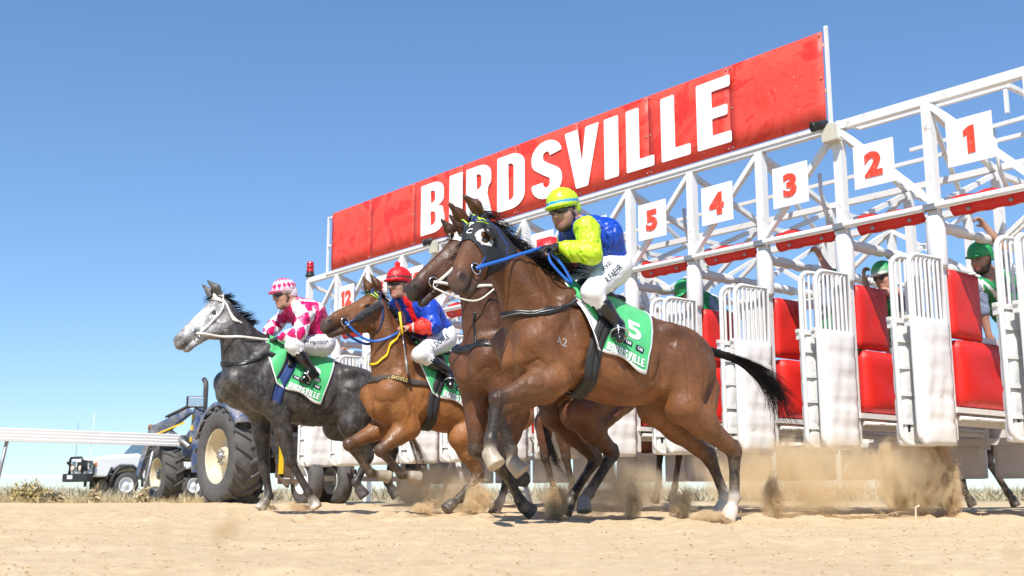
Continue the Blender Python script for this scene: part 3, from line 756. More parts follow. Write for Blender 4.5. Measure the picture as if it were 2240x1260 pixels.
def coat_mat(name, rough=.36):
    m, nt, b = new_mat(name); tc = N(nt, 'ShaderNodeTexCoord').outputs['Object']
    a = N(nt, 'ShaderNodeAttribute', attribute_name='col')
    n1 = noise_node(nt, 5, 6, .6, tc, .4); n2 = noise_node(nt, 90, 3, .6, tc)
    g = ramp(nt, n1.outputs[0], [(.3, .72), (.7, 1.22)]).outputs[0]; g2 = ramp(nt, n2.outputs[0], [(.3, .85), (.7, 1.12)]).outputs[0]
    c = mixc(nt, 1.0, mixc(nt, 1.0, a.outputs['Color'], g, 'MULTIPLY'), g2, 'MULTIPLY')
    sx = N(nt, 'ShaderNodeSeparateXYZ'); nt.links.new(tc, sx.inputs[0]); lz = N(nt, 'ShaderNodeMapRange'); nt.links.new(sx.outputs[2], lz.inputs[0]); lz.inputs['From Min'].default_value = .75; lz.inputs['From Max'].default_value = .05; lz.inputs['To Max'].default_value = .55
    nd = noise_node(nt, 16, 5, .7, tc, .5); dn_ = ramp(nt, nd.outputs[0], [(.42, 0), (.68, 1)]); dm = N(nt, 'ShaderNodeMath', operation='MULTIPLY'); nt.links.new(dn_.outputs[0], dm.inputs[0]); nt.links.new(lz.outputs[0], dm.inputs[1])
    c = mixc(nt, dm.outputs[0], c, (.40, .29, .18)); nt.links.new(c, b.inputs['Base Color'])
    n3 = noise_node(nt, 7, 5, .65, tc, .5); r = ramp(nt, n3.outputs[0], [(.35, rough-.10), (.65, rough+.20)]); nt.links.new(r.outputs[0], b.inputs['Roughness'])
    b.inputs['Specular IOR Level'].default_value = .5
    # veins and fine skin folds
    mp = N(nt, 'ShaderNodeMapping'); mp.inputs['Scale'].default_value = (1, 1.4, .8); nt.links.new(tc, mp.inputs[0])
    n4 = noise_node(nt, 9, 3, .5, mp.outputs[0], 1.2); v = ramp(nt, n4.outputs[0], [(.46, 0), (.5, 1), (.54, 0)])
    p = bump(nt, b, v.outputs[0], .28, .006); p = bump(nt, b, noise_node(nt, 3.6, 4, .5, tc, .4).outputs[0], .55, .05, p); p = bump(nt, b, noise_node(nt, 26, 3, .6, tc, .6).outputs[0], .12, .01, p); bump(nt, b, n2.outputs[0], .12, .002, p)
    return m
M['coat'] = coat_mat('bay_coat', .47)
def grey_mat():
    m, nt, b = new_mat('dapple_grey_coat'); tc = N(nt, 'ShaderNodeTexCoord').outputs['Object']
    a = N(nt, 'ShaderNodeAttribute', attribute_name='col')
    n1 = noise_node(nt, 10, 5, .6, tc, .7); n2 = noise_node(nt, 110, 4, .7, tc); n5 = noise_node(nt, 2.4, 3, .5, tc)
    f = ramp(nt, n1.outputs[0], [(.40, .62), (.62, 1.75)]).outputs[0]; n6 = noise_node(nt, 45, 4, .75, tc, .8); f6 = ramp(nt, n6.outputs[0], [(.35, .75), (.55, 1.0), (.70, 2.1)]).outputs[0]; f = mixc(nt, 1, f, f6, 'MULTIPLY'); f2 = ramp(nt, n2.outputs[0], [(.3, .6), (.72, 1.5)]).outputs[0]; f3 = ramp(nt, n5.outputs[0], [(.35, .75), (.65, 1.25)]).outputs[0]
    c = mixc(nt, 1, mixc(nt, 1, mixc(nt, 1, a.outputs['Color'], f, 'MULTIPLY'), f2, 'MULTIPLY'), f3, 'MULTIPLY')
    nt.links.new(c, b.inputs['Base Color']); b.inputs['Roughness'].default_value = .5
    n4 = noise_node(nt, 9, 3, .5, tc, 1.2); v = ramp(nt, n4.outputs[0], [(.46, 0), (.5, 1), (.54, 0)])
    p = bump(nt, b, v.outputs[0], .10, .006); bump(nt, b, noise_node(nt, 3.2, 3, .5, tc, .3).outputs[0], .25, .05, p)
    return m
M['grey_coat'] = grey_mat()

DEBUG = False
class Frame:
    """local frame of a horse: x forward, y left, z up, origin on the ground under the withers"""
    def __init__(s, px, py, Y, head):
        P = at(px, py, Y); s.loc = Vector((P.x, P.y, 0)); s.rz = radians(head); s.wz = P.z
        s.f = Vector((cos(s.rz), sin(s.rz), 0)); s.l = Vector((-sin(s.rz), cos(s.rz), 0)); s.W = np.array([0, 0, P.z])
    def J(s, px, py, lat=0):
        o, d = ray(px, py); k = (lat-(o-s.loc).dot(s.l))/d.dot(s.l); P = o+d*k-s.loc
        return np.array([P.dot(s.f), lat, P.z])
    def solve(s, p0, px, py, L, lat0, side=1):
        best = None
        for i in range(240):
            q = s.J(px, py, lat0+side*i*.005); e = abs(np.linalg.norm(q-p0)-L)
            if best is None or e < best[0]: best = (e, q)
        return best[1]

def horse(cfg):
    fr = cfg['frame']; base = np.asarray(cfg['coat']); h = cfg.get('voxel', .011); dark = np.asarray(cfg.get('dark', BLACK)); S = cfg.get('scale', 1.0)
    root = empty('racehorse', fr.loc, fr.rz, cfg['label'], 'horse', cfg.get('group'))
    W = fr.W; croup = np.asarray(cfg['croup'], float)
    ex = nrm(W-croup-np.array([0, 0, .02])); ex[1] = 0; ex = nrm(ex); ey = np.array([0, 1., 0]); ez = np.cross(ex, ey)
    Bf = lambda x, y, z: W+S*(ex*x+ey*y+ez*z)
    Rb = np.stack([ex, ey, ez]); f = Field(); lat = np.array([0, 1., 0])
    def E(x, y, z, r, k=.06, R=None, c=None, op='u'): f.ell(Bf(x, y, z), np.asarray(r)*S, Rb if R is None else R@Rb, k, c, op)
    def rot(ax, deg):
        a = radians(deg); c, s = cos(a), sin(a)
        return np.array({'y': [[c, 0, s], [0, 1, 0], [-s, 0, c]], 'z': [[c, -s, 0], [s, c, 0], [0, 0, 1]], 'x': [[1, 0, 0], [0, c, -s], [0, s, c]]}[ax])
    belly = tuple(base*1.05)
    E(-.38, 0, -.40, (.60, .262, .305)); E(.0, 0, -.42, (.29, .215, .30), .08)
    E(.12, 0, -.57, (.15, .155, .15), .07); E(-.76, 0, -.335, (.40, .235, .235), .08)
    f.cone(Bf(.06, 0, -.11), Bf(-.36, 0, -.14), .095*S, .11*S, .08); f.cone(Bf(-.36, 0, -.17), Bf(-.95, 0, -.19), .14*S, .175*S, .08)
    E(-1.0, 0, -.265, (.30, .225, .24), .07)
    for s in (1, -1):
        E(-1.0, .125*s, -.25, (.27, .125, .20), .04, rot('y', 16)); E(-.79, .185*s, -.12, (.07, .05, .05), .06)
        E(-.05, .165*s, -.38, (.115, .075, .29), .03, rot('y', 20)); E(.10, .14*s, -.32, (.06, .06, .24), .03, rot('y', 24))
        E(.225, .085*s, -.57, (.085, .085, .135), .022)                                     # pectorals
        E(-.32, .19*s, -.53, (.34, .06, .12), .08); E(-.80, .17*s, -.42, (.14, .06, .13), .06)
        def G(a, b, ra, rb, k=.03): f.cone(Bf(a[0], a[1]*s, a[2]), Bf(b[0], b[1]*s, b[2]), ra*S, rb*S, k, None, None, 's')
        G((-.19, .285, -.24), (-.13, .265, -.66), .022, .018, .05); G((.155, .225, -.12), (.29, .19, -.44), .022, .016, .05)
        G((-.70, .285, -.22), (-.745, .255, -.50), .035, .028, .06); G((-.13, .285, -.50), (.10, .285, -.53), .012, .012, .04)
    npr = len(f.p)
    # ---- legs
    hooves = []
    def hoof(fet, pas, toe_dir, col, r=.058):
        n = nrm(toe_dir); bottom = pas+n*.075
        f.cone(pas-n*.015, bottom+n*.03, r*.78, r*1.12, .012, col, None, 'u', [(bottom, n)])
        f.cone(pas-n*.005+np.array([.0, 0, 0]), pas, r*.8, r*.8, .015, col)
    for key in ('FL', 'FR'):
        s = 1 if key == 'FL' else -1; L = cfg['legs'][key]; el, kn, fe, ho = [np.asarray(p, float) for p in L['j']]
        sh = Bf(.215, .15*s, -.50); leg = tuple(L.get('col', dark)); hc = L.get('hoof', HOOF_DARK); pc = L.get('sock', leg)
        f.cone(Bf(.02, .12*s, -.16), sh, .07*S, .105*S, .05); f.cone(sh, el, .115*S, .10*S, .05)
        E(-.03, .165*s, -.56, (.11, .075, .14), .025)
        mid = el+(kn-el)*.35; ax = nrm(kn-el); fw = nrm(np.cross([0, 1., 0], ax))
        fw = fw if fw[0] > 0 else -fw
        f.cone(el, mid, .098*S, .082*S, .05, None); f.cone(mid, kn, .080*S, .048*S, .03, tuple(base*.6+dark*.4))
        f.ell(el+(kn-el)*.30+fw*.025, (.05, .055, .13), np.stack([fw, np.cross(ax, fw), ax]), .03)
        f.ell(kn, (.050, .046, .058), None, .02, leg); f.ell(kn+fw*.014, (.034, .04, .045), np.stack([fw, np.cross(ax, fw), ax]), .015, leg)
        cx = nrm(fe-kn); cf = nrm(np.cross([0, 1., 0], cx)); cf = cf if cf@ex*1.0 + cf[2]*.2 > 0 else -cf
        f.cone(kn, kn+(fe-kn)*.3, .046*S, .032*S, .02, leg); f.cone(kn+(fe-kn)*.25, fe, .031*S, .033*S, .015, leg)
        bk = -cf if L.get('flip') is None else cf
        f.cone(kn+(fe-kn)*.12+bk*.028, fe+bk*.02, .016, .018, .018, leg)                # tendon
        f.ell(fe, (.040, .040, .042), None, .018, pc); f.cone(fe, fe+bk*.03, .03, .02, .015, pc)
        pa = fe+(ho-fe)*.62; f.cone(fe, pa, .034*S, .036*S, .015, pc)
        hd = L.get('toe'); hd = nrm(ho-fe) if hd is None else nrm(hd); hoof(fe, pa, hd, hc)
    for key in ('HL', 'HR'):
        s = 1 if key == 'HL' else -1; L = cfg['legs'][key]; st, hk, fe, ho = [np.asarray(p, float) for p in L['j']]
        leg = tuple(L.get('col', dark)); hc = L.get('hoof', HOOF_DARK); pc = L.get('sock', leg)
        hip = Bf(-1.02, .12*s, -.34); but = Bf(-1.215, .105*s, -.40)
        f.cone(hip, st, .185*S, .115*S, .05); f.cone(but, st+(hk-st)*.38, .112*S, .082*S, .035)
        f.cone(Bf(-.88, .16*s, -.28), st, .11*S, .095*S, .05); o3 = np.array([0, .115*s, 0]); f.cone(but+o3+ex*.07, st+(hk-st)*.30+o3*.85-ex*.03, .016, .012, .045, None, None, 's')
        f.ell(st, (.075, .07, .075), None, .03); ax = nrm(hk-st)
        bkv = nrm(np.array([-1, 0, 0.])-ax*(-ax[0]))
        f.cone(st, st+(hk-st)*.45, .115*S, .088*S, .04); f.cone(st+(hk-st)*.4, hk, .085*S, .048*S, .04, tuple(base*.7+dark*.3))
        f.cone(st+(hk-st)*.35+bkv*.05, hk+bkv*.05, .04, .017, .02, tuple(base*.4+dark*.6))      # achilles
        f.ell(hk, (.050, .042, .062), None, .02, leg)
        pt = hk+bkv*.055-ax*.02; f.cone(pt, hk-bkv*.0+nrm(fe-hk)*.09+bkv*.02, .026, .022, .018, leg)
        cx = nrm(fe-hk); bk = nrm(bkv-cx*(bkv@cx))
        f.cone(hk, hk+(fe-hk)*.3, .050*S, .036*S, .02, leg); f.cone(hk+(fe-hk)*.25, fe, .034*S, .035*S, .015, leg)
        f.cone(hk+(fe-hk)*.15+bk*.03, fe+bk*.022, .016, .018, .018, leg)
        f.ell(fe, (.042, .042, .044), None, .018, pc); f.cone(fe, fe+bk*.03, .03, .022, .015, pc)
        pa = fe+(ho-fe)*.62; f.cone(fe, pa, .036*S, .037*S, .015, pc)
        hd = L.get('toe'); hd = nrm(ho-fe) if hd is None else nrm(hd); hoof(fe, pa, hd, hc)
    # ---- head frame
    poll = np.asarray(cfg['poll'], float); muz = np.asarray(cfg['muzzle'], float); hs = cfg.get('head_scale', 1.0)
    hx = nrm(muz-poll); up0 = np.array([0, 0, 1.]) + .5*nrm(np.array([hx[0], 0, 0]))
    up0 = nrm(poll-Bf(.05, 0, -.4))*.5+np.array([.6, 0, .6]); hz_ = nrm(up0-hx*(up0@hx)); hy = np.cross(hz_, hx)
    rl = radians(cfg.get('roll', 0)); hz_, hy = hz_*cos(rl)+hy*sin(rl), hy*cos(rl)-hz_*sin(rl)
    a = radians(9); hx, hz_ = hx*cos(a)+hz_*sin(a), hz_*cos(a)-hx*sin(a)          # axis runs above the muzzle centre
    Hf = lambda x, y, z: poll+hs*(hx*x+hy*y+hz_*z); Rh = np.stack([hx, hy, hz_]); mz = np.asarray(cfg.get('muzzle_col', (.035, .028, .026))); face = np.asarray(cfg.get('face', base))
    fc = tuple(face); dk = tuple(mz*.5+face*.5)
    def HE(x, y, z, r, k=.03, c=fc, op='u', R=None): f.ell(Hf(x, y, z), np.asarray(r)*hs, Rh if R is None else R@Rh, k, c, op)
    def HC(a, b, ra, rb, k=.03, c=fc, flat=None, op='u'): f.cone(Hf(*a), Hf(*b), ra*hs, rb*hs, k, c, flat, op)
    mo = cfg.get('mouth', .0)
    # neck
    nb = Bf(.06, 0, -.36); ne = Hf(.035, 0, -.10); nm = nb+(ne-nb)*.52+ez*.035*cfg.get('arch', 1.0)-ex*.0
    fl = (lat, 1.5)
    f.cone(nb, nb+(nm-nb)*.5, .25*S, .20*S, .08, None, fl); f.cone(nb+(nm-nb)*.5, nm, .20*S, .152*S, .06, None, fl)
    jg = np.array([0, .135, 0]); [f.cone(nb+(nm-nb)*.3+ex*.10+jg*q*1.15, ne-ez*.05+jg*q*.62, .016, .010, .03, None, None, 's') for q in (1, -1)]
    f.cone(nm, ne, .158*S, .105*S, .05, None, (nrm(hy*.6+lat*.4), 1.40))
    f.cone(Bf(.13, 0, -.46), nm-ez*.02+ex*.03, .12*S, .08*S, .08, None, (lat, 1.25))   # under neck muscle
    cr0 = Bf(-.02, 0, -.06); f.cone(cr0, nm+nrm(ez-.6*ex)*.085, .06*S, .04*S, .06); 
    for s in (1, -1): f.cone(Hf(.03, .06*s, -.12), nb+(nm-nb)*.35+lat*.12*s+ex*.06, .05, .07, .06)
    # head
    HE(.07, 0, -.065, (.125, .092, .095)); HC((.10, 0, -.085), (.47, 0, -.085), .098, .062, .03, fc, (hy, 1.12)); HC((.08, 0, -.035), (.44, 0, -.045), .060, .036, .03)
    for s in (1, -1):
        HE(.165, .042*s, -.165, (.135, .042, .112), .03); HC((.19, .075*s, -.105), (.36, .058*s, -.098), .014, .008, .02)
        HE(.165, .073*s, -.045, (.045, .026, .020), .015); HE(.165, .088*s, -.068, (.026, .014, .020), .01, (.02, .014, .012), 's')
        HE(.075, .080*s, -.035, (.030, .014, .018), .02, fc, 's')
        HE(.30, .062*s, -.15, (.09, .022, .045), .03)
        HE(.545, .038*s, -.075, (.050, .026, .040), .015, dk)
        HE(.572, .060*s, -.070, (.032, .020, .023), .008, (.006, .004, .004), 's'); f.ell(Hf(.570, .058*s, -.072), np.array((.024, .014, .016))*hs, Rh, .01, (.006, .004, .004), 'c')  # nostril hollow is carved, and its inner shade also painted into the colour
        # ears
        e0, e1, e2 = (-.005, .050*s, .005), (-.012, .068*s, .095), (.006, .060*s, .198)
        if cfg.get('ears') == 'fwd': e1, e2 = (.02, .066*s, .08), (.055, .058*s, .155)
        HC(e0, e1, .032, .040, .02, fc); HC(e1, e2, .038, .010, .02, tuple(face*.5)); nx = nrm(hx*.75+hy*.65*s)
        f.cone(Hf(*e0)+hs*(nx*.034+hz_*.03), Hf(*e2)+hs*(nx*.024-hz_*.02), .020*hs, .009*hs, .008, (.03, .02, .015), None, 's')
    HE(.535, 0, -.092, (.070, .058, .066), .03, dk); HE(.585, 0, -.118, (.040, .050, .046), .02, tuple(mz))
    jz = -.155-mo*.10
    HC((.19, 0, -.215), (.40, 0, -.175-mo*.05), .048, .036, .03, fc, (hy, .8)); HC((.40, 0, -.175-mo*.05), (.535, 0, jz-.012), .036, .030, .02, dk, (hy, .8)); HE(.545, 0, jz-.014, (.044, .038, .030), .02, tuple(mz))
    f.cone(Hf(.60, -.03, -.143-mo*.04), Hf(.40, -.05, -.135-mo*.02), .006+.016*mo, .004, .006, (.02, .008, .008), None, 's'); f.cone(Hf(.60, .03, -.143-mo*.04), Hf(.40, .05, -.135-mo*.02), .006+.016*mo, .004, .006, (.02, .008, .008), None, 's')
    for s in (1, -1): f.cone(Hf(.60, .035*s, -.142-mo*.04), Hf(.41, .058*s, -.134-mo*.02), .007*hs, .004*hs, .01, (.012, .007, .007), None, 'c')
    V, Q = f.mesh(h, 2); C = f.colors(V, base); nV = normals(V, Q); U = V*np.array([7, 7, 3.8]); r_ = np.abs(fbm(U+3, 2, 61)); q_ = fbm(U*.7, 2, 64); on = np.clip((V[:, 2]-.62)/.2, 0, 1)*np.clip((np.linalg.norm(V-Hf(.3, 0, -.1), axis=1)-.33)/.1, 0, 1)
    V = V+nV*((.0062*(q_*.8+.3-np.exp(-(r_/.13)**2)))*on)[:, None]
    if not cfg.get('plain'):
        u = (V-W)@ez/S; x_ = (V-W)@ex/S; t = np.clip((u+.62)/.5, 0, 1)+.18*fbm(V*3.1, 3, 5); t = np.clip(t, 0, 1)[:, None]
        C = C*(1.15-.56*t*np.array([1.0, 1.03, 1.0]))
    for fn in cfg.get('paint', []): C = fn(V, C, locals())
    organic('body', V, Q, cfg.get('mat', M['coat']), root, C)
    bvh = bvh_of(V, Q); tf = Field(); tf.p = f.p[:npr]; tbvh = bvh_of(*tf.mesh(.02, 2))
    for s in (1, -1):
        eb = MB(); c = Hf(.165, .070*s, -.068)
        eb.lathe([(.0001, .024)]+[(.024*cos(radians(a)), .024*sin(radians(a))) for a in range(75, -91, -15)], c, tuple(hy*s), 14); eb.build('eye', M['horn_eye'], root)
    return dict(root=root, V=V, Q=Q, bvh=bvh, tbvh=tbvh, Bf=Bf, Hf=Hf, ex=ex, ey=ey, ez=ez, hx=hx, hy=hy, hz=hz_, fr=fr, S=S, nb=nb, nm=nm, ne=ne, hs=hs)

def ring_pt(H, x, phi, off=.0, bvh=None):
    """point on the barrel: x along the body, phi degrees from the spine down the left side"""
    a = radians(phi); d = H['ey']*sin(a)+H['ez']*cos(a); o = H['Bf'](x, 0, -.36); b = bvh or H['tbvh']
    hit = b.ray_cast(Vector(o+d*1.2), Vector(-d), 1.2); off = off+.004
    p = o+d*.3 if hit[0] is None else np.array(hit[0])
    if abs(phi) < 125 and x < .0:
        h2 = H['bvh'].ray_cast(Vector(p+d*.06), Vector(-d), .2)
        if h2[0] is not None and (Vector(h2[0])-Vector(p)).dot(Vector(d)) > 0: p = np.array(h2[0])
    return p+d*off
def saddlecloth(H, num, text=True, edge_lift=0, sdx=.02, sw=.045, girth=('elastic_black', 'elastic_black'), xs=(.03, -.66)):
    root = H['root']; nu, nv = 44, 60; xf, xb = xs; R = H['S']
    def prm(u, w):     # u front->back, w -1..1 (left +)
        v = abs(w); x0 = xf+.02-.17*v**2; x = x0+(xb+.09*v-x0)*u; ph = (106+10*u+2.5*sin(u*9))*v
        return x, ph*(1 if w > 0 else -1)
    V = []; mi = []
    for j in range(nv+1):
        w = j/nv*2-1
        for i in range(nu+1):
            u = i/nu; x, ph = prm(u, w); lift = .010+.004*sin(u*11+w*9)*abs(w)+.012*max(0, abs(w)-.8)/.2*(1+sin(u*7+2))
            lift += edge_lift*max(0, 1-u/.12)*max(0, abs(w)-.3)
            V.append(ring_pt(H, x, ph, lift))
    F = []
    for j in range(nv):
        for i in range(nu):
            q = j*(nu+1)+i; F.append((q, q+1, q+nu+2, q+nu+1)); mi.append(1 if (j == 0 or j == nv-1 or i == 0 or i == nu-1 or (edge_lift > 0 and abs((j+.5)/nv*2-1) > .42 and i < nu*.20*min(1, (abs((j+.5)/nv*2-1)-.42)/.25))) else 0)
    me = mesh_np('saddlecloth', V, np.array(F), True); me.materials.append(M['cloth_green']); me.materials.append(M['cloth_white'])
    me.polygons.foreach_set('material_index', mi); o = link('saddlecloth', me, root); md = o.modifiers.new('s', 'SOLIDIFY'); md.thickness = .005; md.offset = 0
    cb = BVHTree.FromPolygons([Vector(v) for v in V], F)
    def place(x0, ph0, tilt, off):
        c, s = cos(radians(tilt)), sin(radians(tilt))
        def f(tx, ty):
            X = tx*c+ty*s; Y = -tx*s+ty*c
            x = x0-X; ph = ph0-math.degrees(Y/.36)
            a = radians(ph); d = H['ey']*sin(a)+H['ez']*cos(a); oo = H['Bf'](x, 0, -.36)
            hit = cb.ray_cast(Vector(oo+d*1.2), Vector(-d), 1.2)
            return (np.array(hit[0])+d*off) if hit[0] is not None else ring_pt(H, x, ph, .012+off)
        return f
    if text:
        me, wd = word_mesh('birdsville', 'BIRDSVILLE', .062, .07, 1.05)
        for v in me.vertices: v.co.x -= wd/2; v.co.y -= .03
        decal('lettering', me, place(-.385, 103, 6, .009), M['print_white'], o, .012)
        for k in range(3):
            bx = MB(); bx.add([(-.036, -.026, 0), (.036, -.026, 0), (.036, .026, 0), (-.036, .026, 0)], [(0, 1, 2, 3)]); m2 = bx.mesh('badge')
            xx = -.285-.105*k; ph = 84+2.5*k; b = decal('badge', m2, place(xx, ph, 8, .0055), M['print_navy'], o)
            m3, w3 = word_mesh('tab', 'TAB', .026, .08, 1.1)
            for v in m3.vertices: v.co.x -= w3/2; v.co.y -= .013
            decal('badge_lettering', m3, place(xx, ph, 8, .009), M['print_white'], b)
        m4 = font_mesh('number', num, .27, .025); decal('number', m4, place(-.45, 64, 6, .0055), M['print_white'], o, .03)
    # girth and surcingle
    gx = lambda ph: -.215+.06*math.exp(-((abs(ph)-115)/40)**2)-.05*max(0, (abs(ph)-130)/50)
    for nm, ma, wd, of, dx in (('girth', girth[0], .10, .016, 0), ('surcingle', girth[1], sw, .024, sdx)):
        pts = [ring_pt(H, gx(p)+dx, p, of) for p in np.linspace(28, 332, 60) for p in [p if p <= 180 else p-360]]
        C = pts; V2 = []; F2 = []; n = len(C)
        for i, c in enumerate(C):
            for k in (-1, -.33, .33, 1):
                p = np.linspace(28, 332, 60)[i]; p = p if p <= 180 else p-360
                V2.append(ring_pt(H, gx(p)+dx+k*wd/2, p, of))
        for i in range(n-1):
            for k in range(3): q = i*4+k; F2.append((q, q+1, q+5, q+4))
        oo = link(nm, mesh_np(nm, V2, np.array(F2), True), root, M[ma]); md = oo.modifiers.new('s', 'SOLIDIFY'); md.thickness = .006; md.offset = 0
    # small racing saddle
    f = Field(); Bf = H['Bf']; Rb = np.stack([H['ex'], H['ey'], H['ez']])
    f.ell(Bf(-.30, 0, -.015), (.17, .11, .045), Rb, .03); f.ell(Bf(-.15, 0, .015), (.05, .06, .045), Rb, .03); f.ell(Bf(-.43, 0, .0), (.05, .10, .035), Rb, .03)
    for s in (1, -1):
        p0 = ring_pt(H, -.22, 30*s, .03); p1 = ring_pt(H, -.20, 62*s, .03); f.cone(p0, p1, .05, .035, .03, None, (nrm(np.cross(p1-p0, H['ex'])), 2.4))
    V3, Q3 = f.mesh(.012, 1); organic('saddle', V3, Q3, M['leather_black'], root)
    return o
def mane_hair(H, n=260, length=.17, up=.5, seed=1, t0=.06, t1=.98, back=.6, mat_=None, forelock=True, r=.0026, side=0):
    rg = np.random.default_rng(seed); n = int(n*1.9); Sx = []; nb, nm, ne = H['nb'], H['nm'], H['ne']; ez, ex = H['ez'], H['ex']
    W = H['Bf'](-.02, 0, -.02); P = spline([W, nm+nrm(ez-.6*ex)*.11, H['Hf'](-.06, 0, .0), H['Hf'](.01, 0, .03)], 40)
    for i in range(n):
        t = t0+(t1-t0)*rg.random(); k = t*39; a = int(k); c = P[a]+(P[min(a+1, 39)]-P[a])*(k-a)
        tn = nrm(P[min(a+1, 39)]-P[max(a-1, 0)]); outw = nrm(np.cross(H['ey'], tn)); outw = outw if outw@ez > 0 else -outw
        l, _, _, _ = H['bvh'].find_nearest(Vector(c)); c = np.array(l)+rg.normal(0, .008, 3)-outw*.012
        cl = np.array([sin(t*41+seed), sin(t*67+2*seed), sin(t*53+seed*3)]); L = length*(.55+.45*rg.random()+.3*abs(sin(t*37+seed))); s_ = (1 if sin(t*29+seed) > -.2 else -1) if side == 0 else side
        d0 = nrm(outw*(.6+up)+rg.normal(0, .10, 3)+cl*.22-tn*back*.6+H['ey']*s_*.15)
        d1 = nrm(-tn*back+outw*(up-.3)+np.array([0, s_*.35, -.35])+rg.normal(0, .12, 3)+cl*.30)
        Sx.append([c+L*(d0*u*(1-u*.5)+d1*u*u*.6) for u in (0, .2, .4, .6, .8, 1)])
    if forelock:
        for i in range(40):
            c = H['Hf'](.02+rg.random()*.02, rg.normal(0, .02), .03); d0 = nrm(H['hz']*.8+rg.normal(0, .3, 3)+H['hx']*.3); d1 = nrm(H['hx']+rg.normal(0, .3, 3)-np.array([0, 0, .2]))
            L = .10*(.6+.6*rg.random()); Sx.append([c+L*(d0*u*(1-u*.5)+d1*u*u*.7) for u in (0, .25, .5, .75, 1)])
    hair('mane', Sx, mat_ or M['mane_black'], H['root'], r)
def tail_hair(H, path, n=240, spread=(.02, .14), seed=3, mat_=None, r=.0026, root_r=.03, stiff=2.0):
    rg = np.random.default_rng(seed); P = np.array(spline(path, 24)); Sx = []; n = int(n*1.3); nc = max(8, n//16); cl = rg.normal(0, 1, (nc, 3)); ce = rg.normal(0, 1, (nc, 3)); cL = .66+.34*rg.random(nc)
    for i in range(n):
        c_ = rg.integers(nc); o = cl[c_]+rg.normal(0, .28, 3); fly = rg.random() < .08; o2 = ce[c_]*.9+rg.normal(0, .9 if fly else .3, 3); end = min(1, cL[c_]+rg.normal(0, .05)); st = rg.random()*.16; S_ = []
        for u in np.linspace(st, end, 12):
            k = u*23; a = min(int(k), 22); c = P[a]+(P[a+1]-P[a])*(k-a); w = spread[0]+(spread[1]-spread[0])*u**stiff
            S_.append(c+o*w*.55+o2*w*.55*u*u*u+np.array([0, 0, -.05])*max(0, u-.75)*4*abs(o2[2])*.5)
        Sx.append(S_)
    hair('tail', Sx, mat_ or M['mane_black'], H['root'], r)
    f = Field(); f.chain([P[0]-(P[2]-P[0])*.6, P[0], P[5], P[10]], [root_r, root_r*1.1, root_r*.8, root_r*.35], .02)
    V, Q = f.mesh(.012, 1); organic('tail_dock', V, Q, mat_ or M['mane_black'], H['root'])
def bridle(H, strapm, browm=None, w=.02, rein_to=None, reinm=None, noseband=False, brow_lime=False):
    Hf = H['Hf']; b = H['bvh']; R = H['root']; bit = {}
    for s in (1, -1):
        pts = [Hf(-.01, .02*s, .06), Hf(.0, .085*s, -.01), Hf(.10, .11*s, -.09), Hf(.25, .10*s, -.12), Hf(.41, .075*s, -.135)]
        strap('cheek_strap', b, pts, w, M[strapm], R, .006, 30)
        p = np.array(b.find_nearest(Vector(Hf(.425, .085*s, -.135)))[0])+H['hy']*s*.014; bit[s] = p
        MB().ring(p, tuple(H['hy']*s+H['hx']*.1), .036*H['hs'], .0055, 18, 6).build('bit_ring', M['chrome'], R)
        strap('throat_strap', b, [Hf(.0, .085*s, -.01), Hf(.04, .10*s, -.12), Hf(.07, .07*s, -.24), Hf(.07, .0, -.30)], w*.8, M[strapm], R, .007, 24)
    strap('browband', b, [Hf(.03, .10, -.03), Hf(.055, .06, .05), Hf(.06, 0, .07), Hf(.055, -.06, .05), Hf(.03, -.10, -.03)], .024, M[browm or strapm], R, .008, 26)
    if brow_lime: strap('browband_stripe', b, [Hf(.03, .10, -.03), Hf(.055, .06, .05), Hf(.06, 0, .07), Hf(.055, -.06, .05), Hf(.03, -.10, -.03)], .010, M['strap_navy'], R, .013, 26)
    if noseband: strap('noseband', b, [Hf(.30, .09, -.20), Hf(.31, .09, -.10), Hf(.30, 0, .02), Hf(.31, -.09, -.10), Hf(.30, -.09, -.20)], .02, M[strapm], R, .007, 26)
    return bit
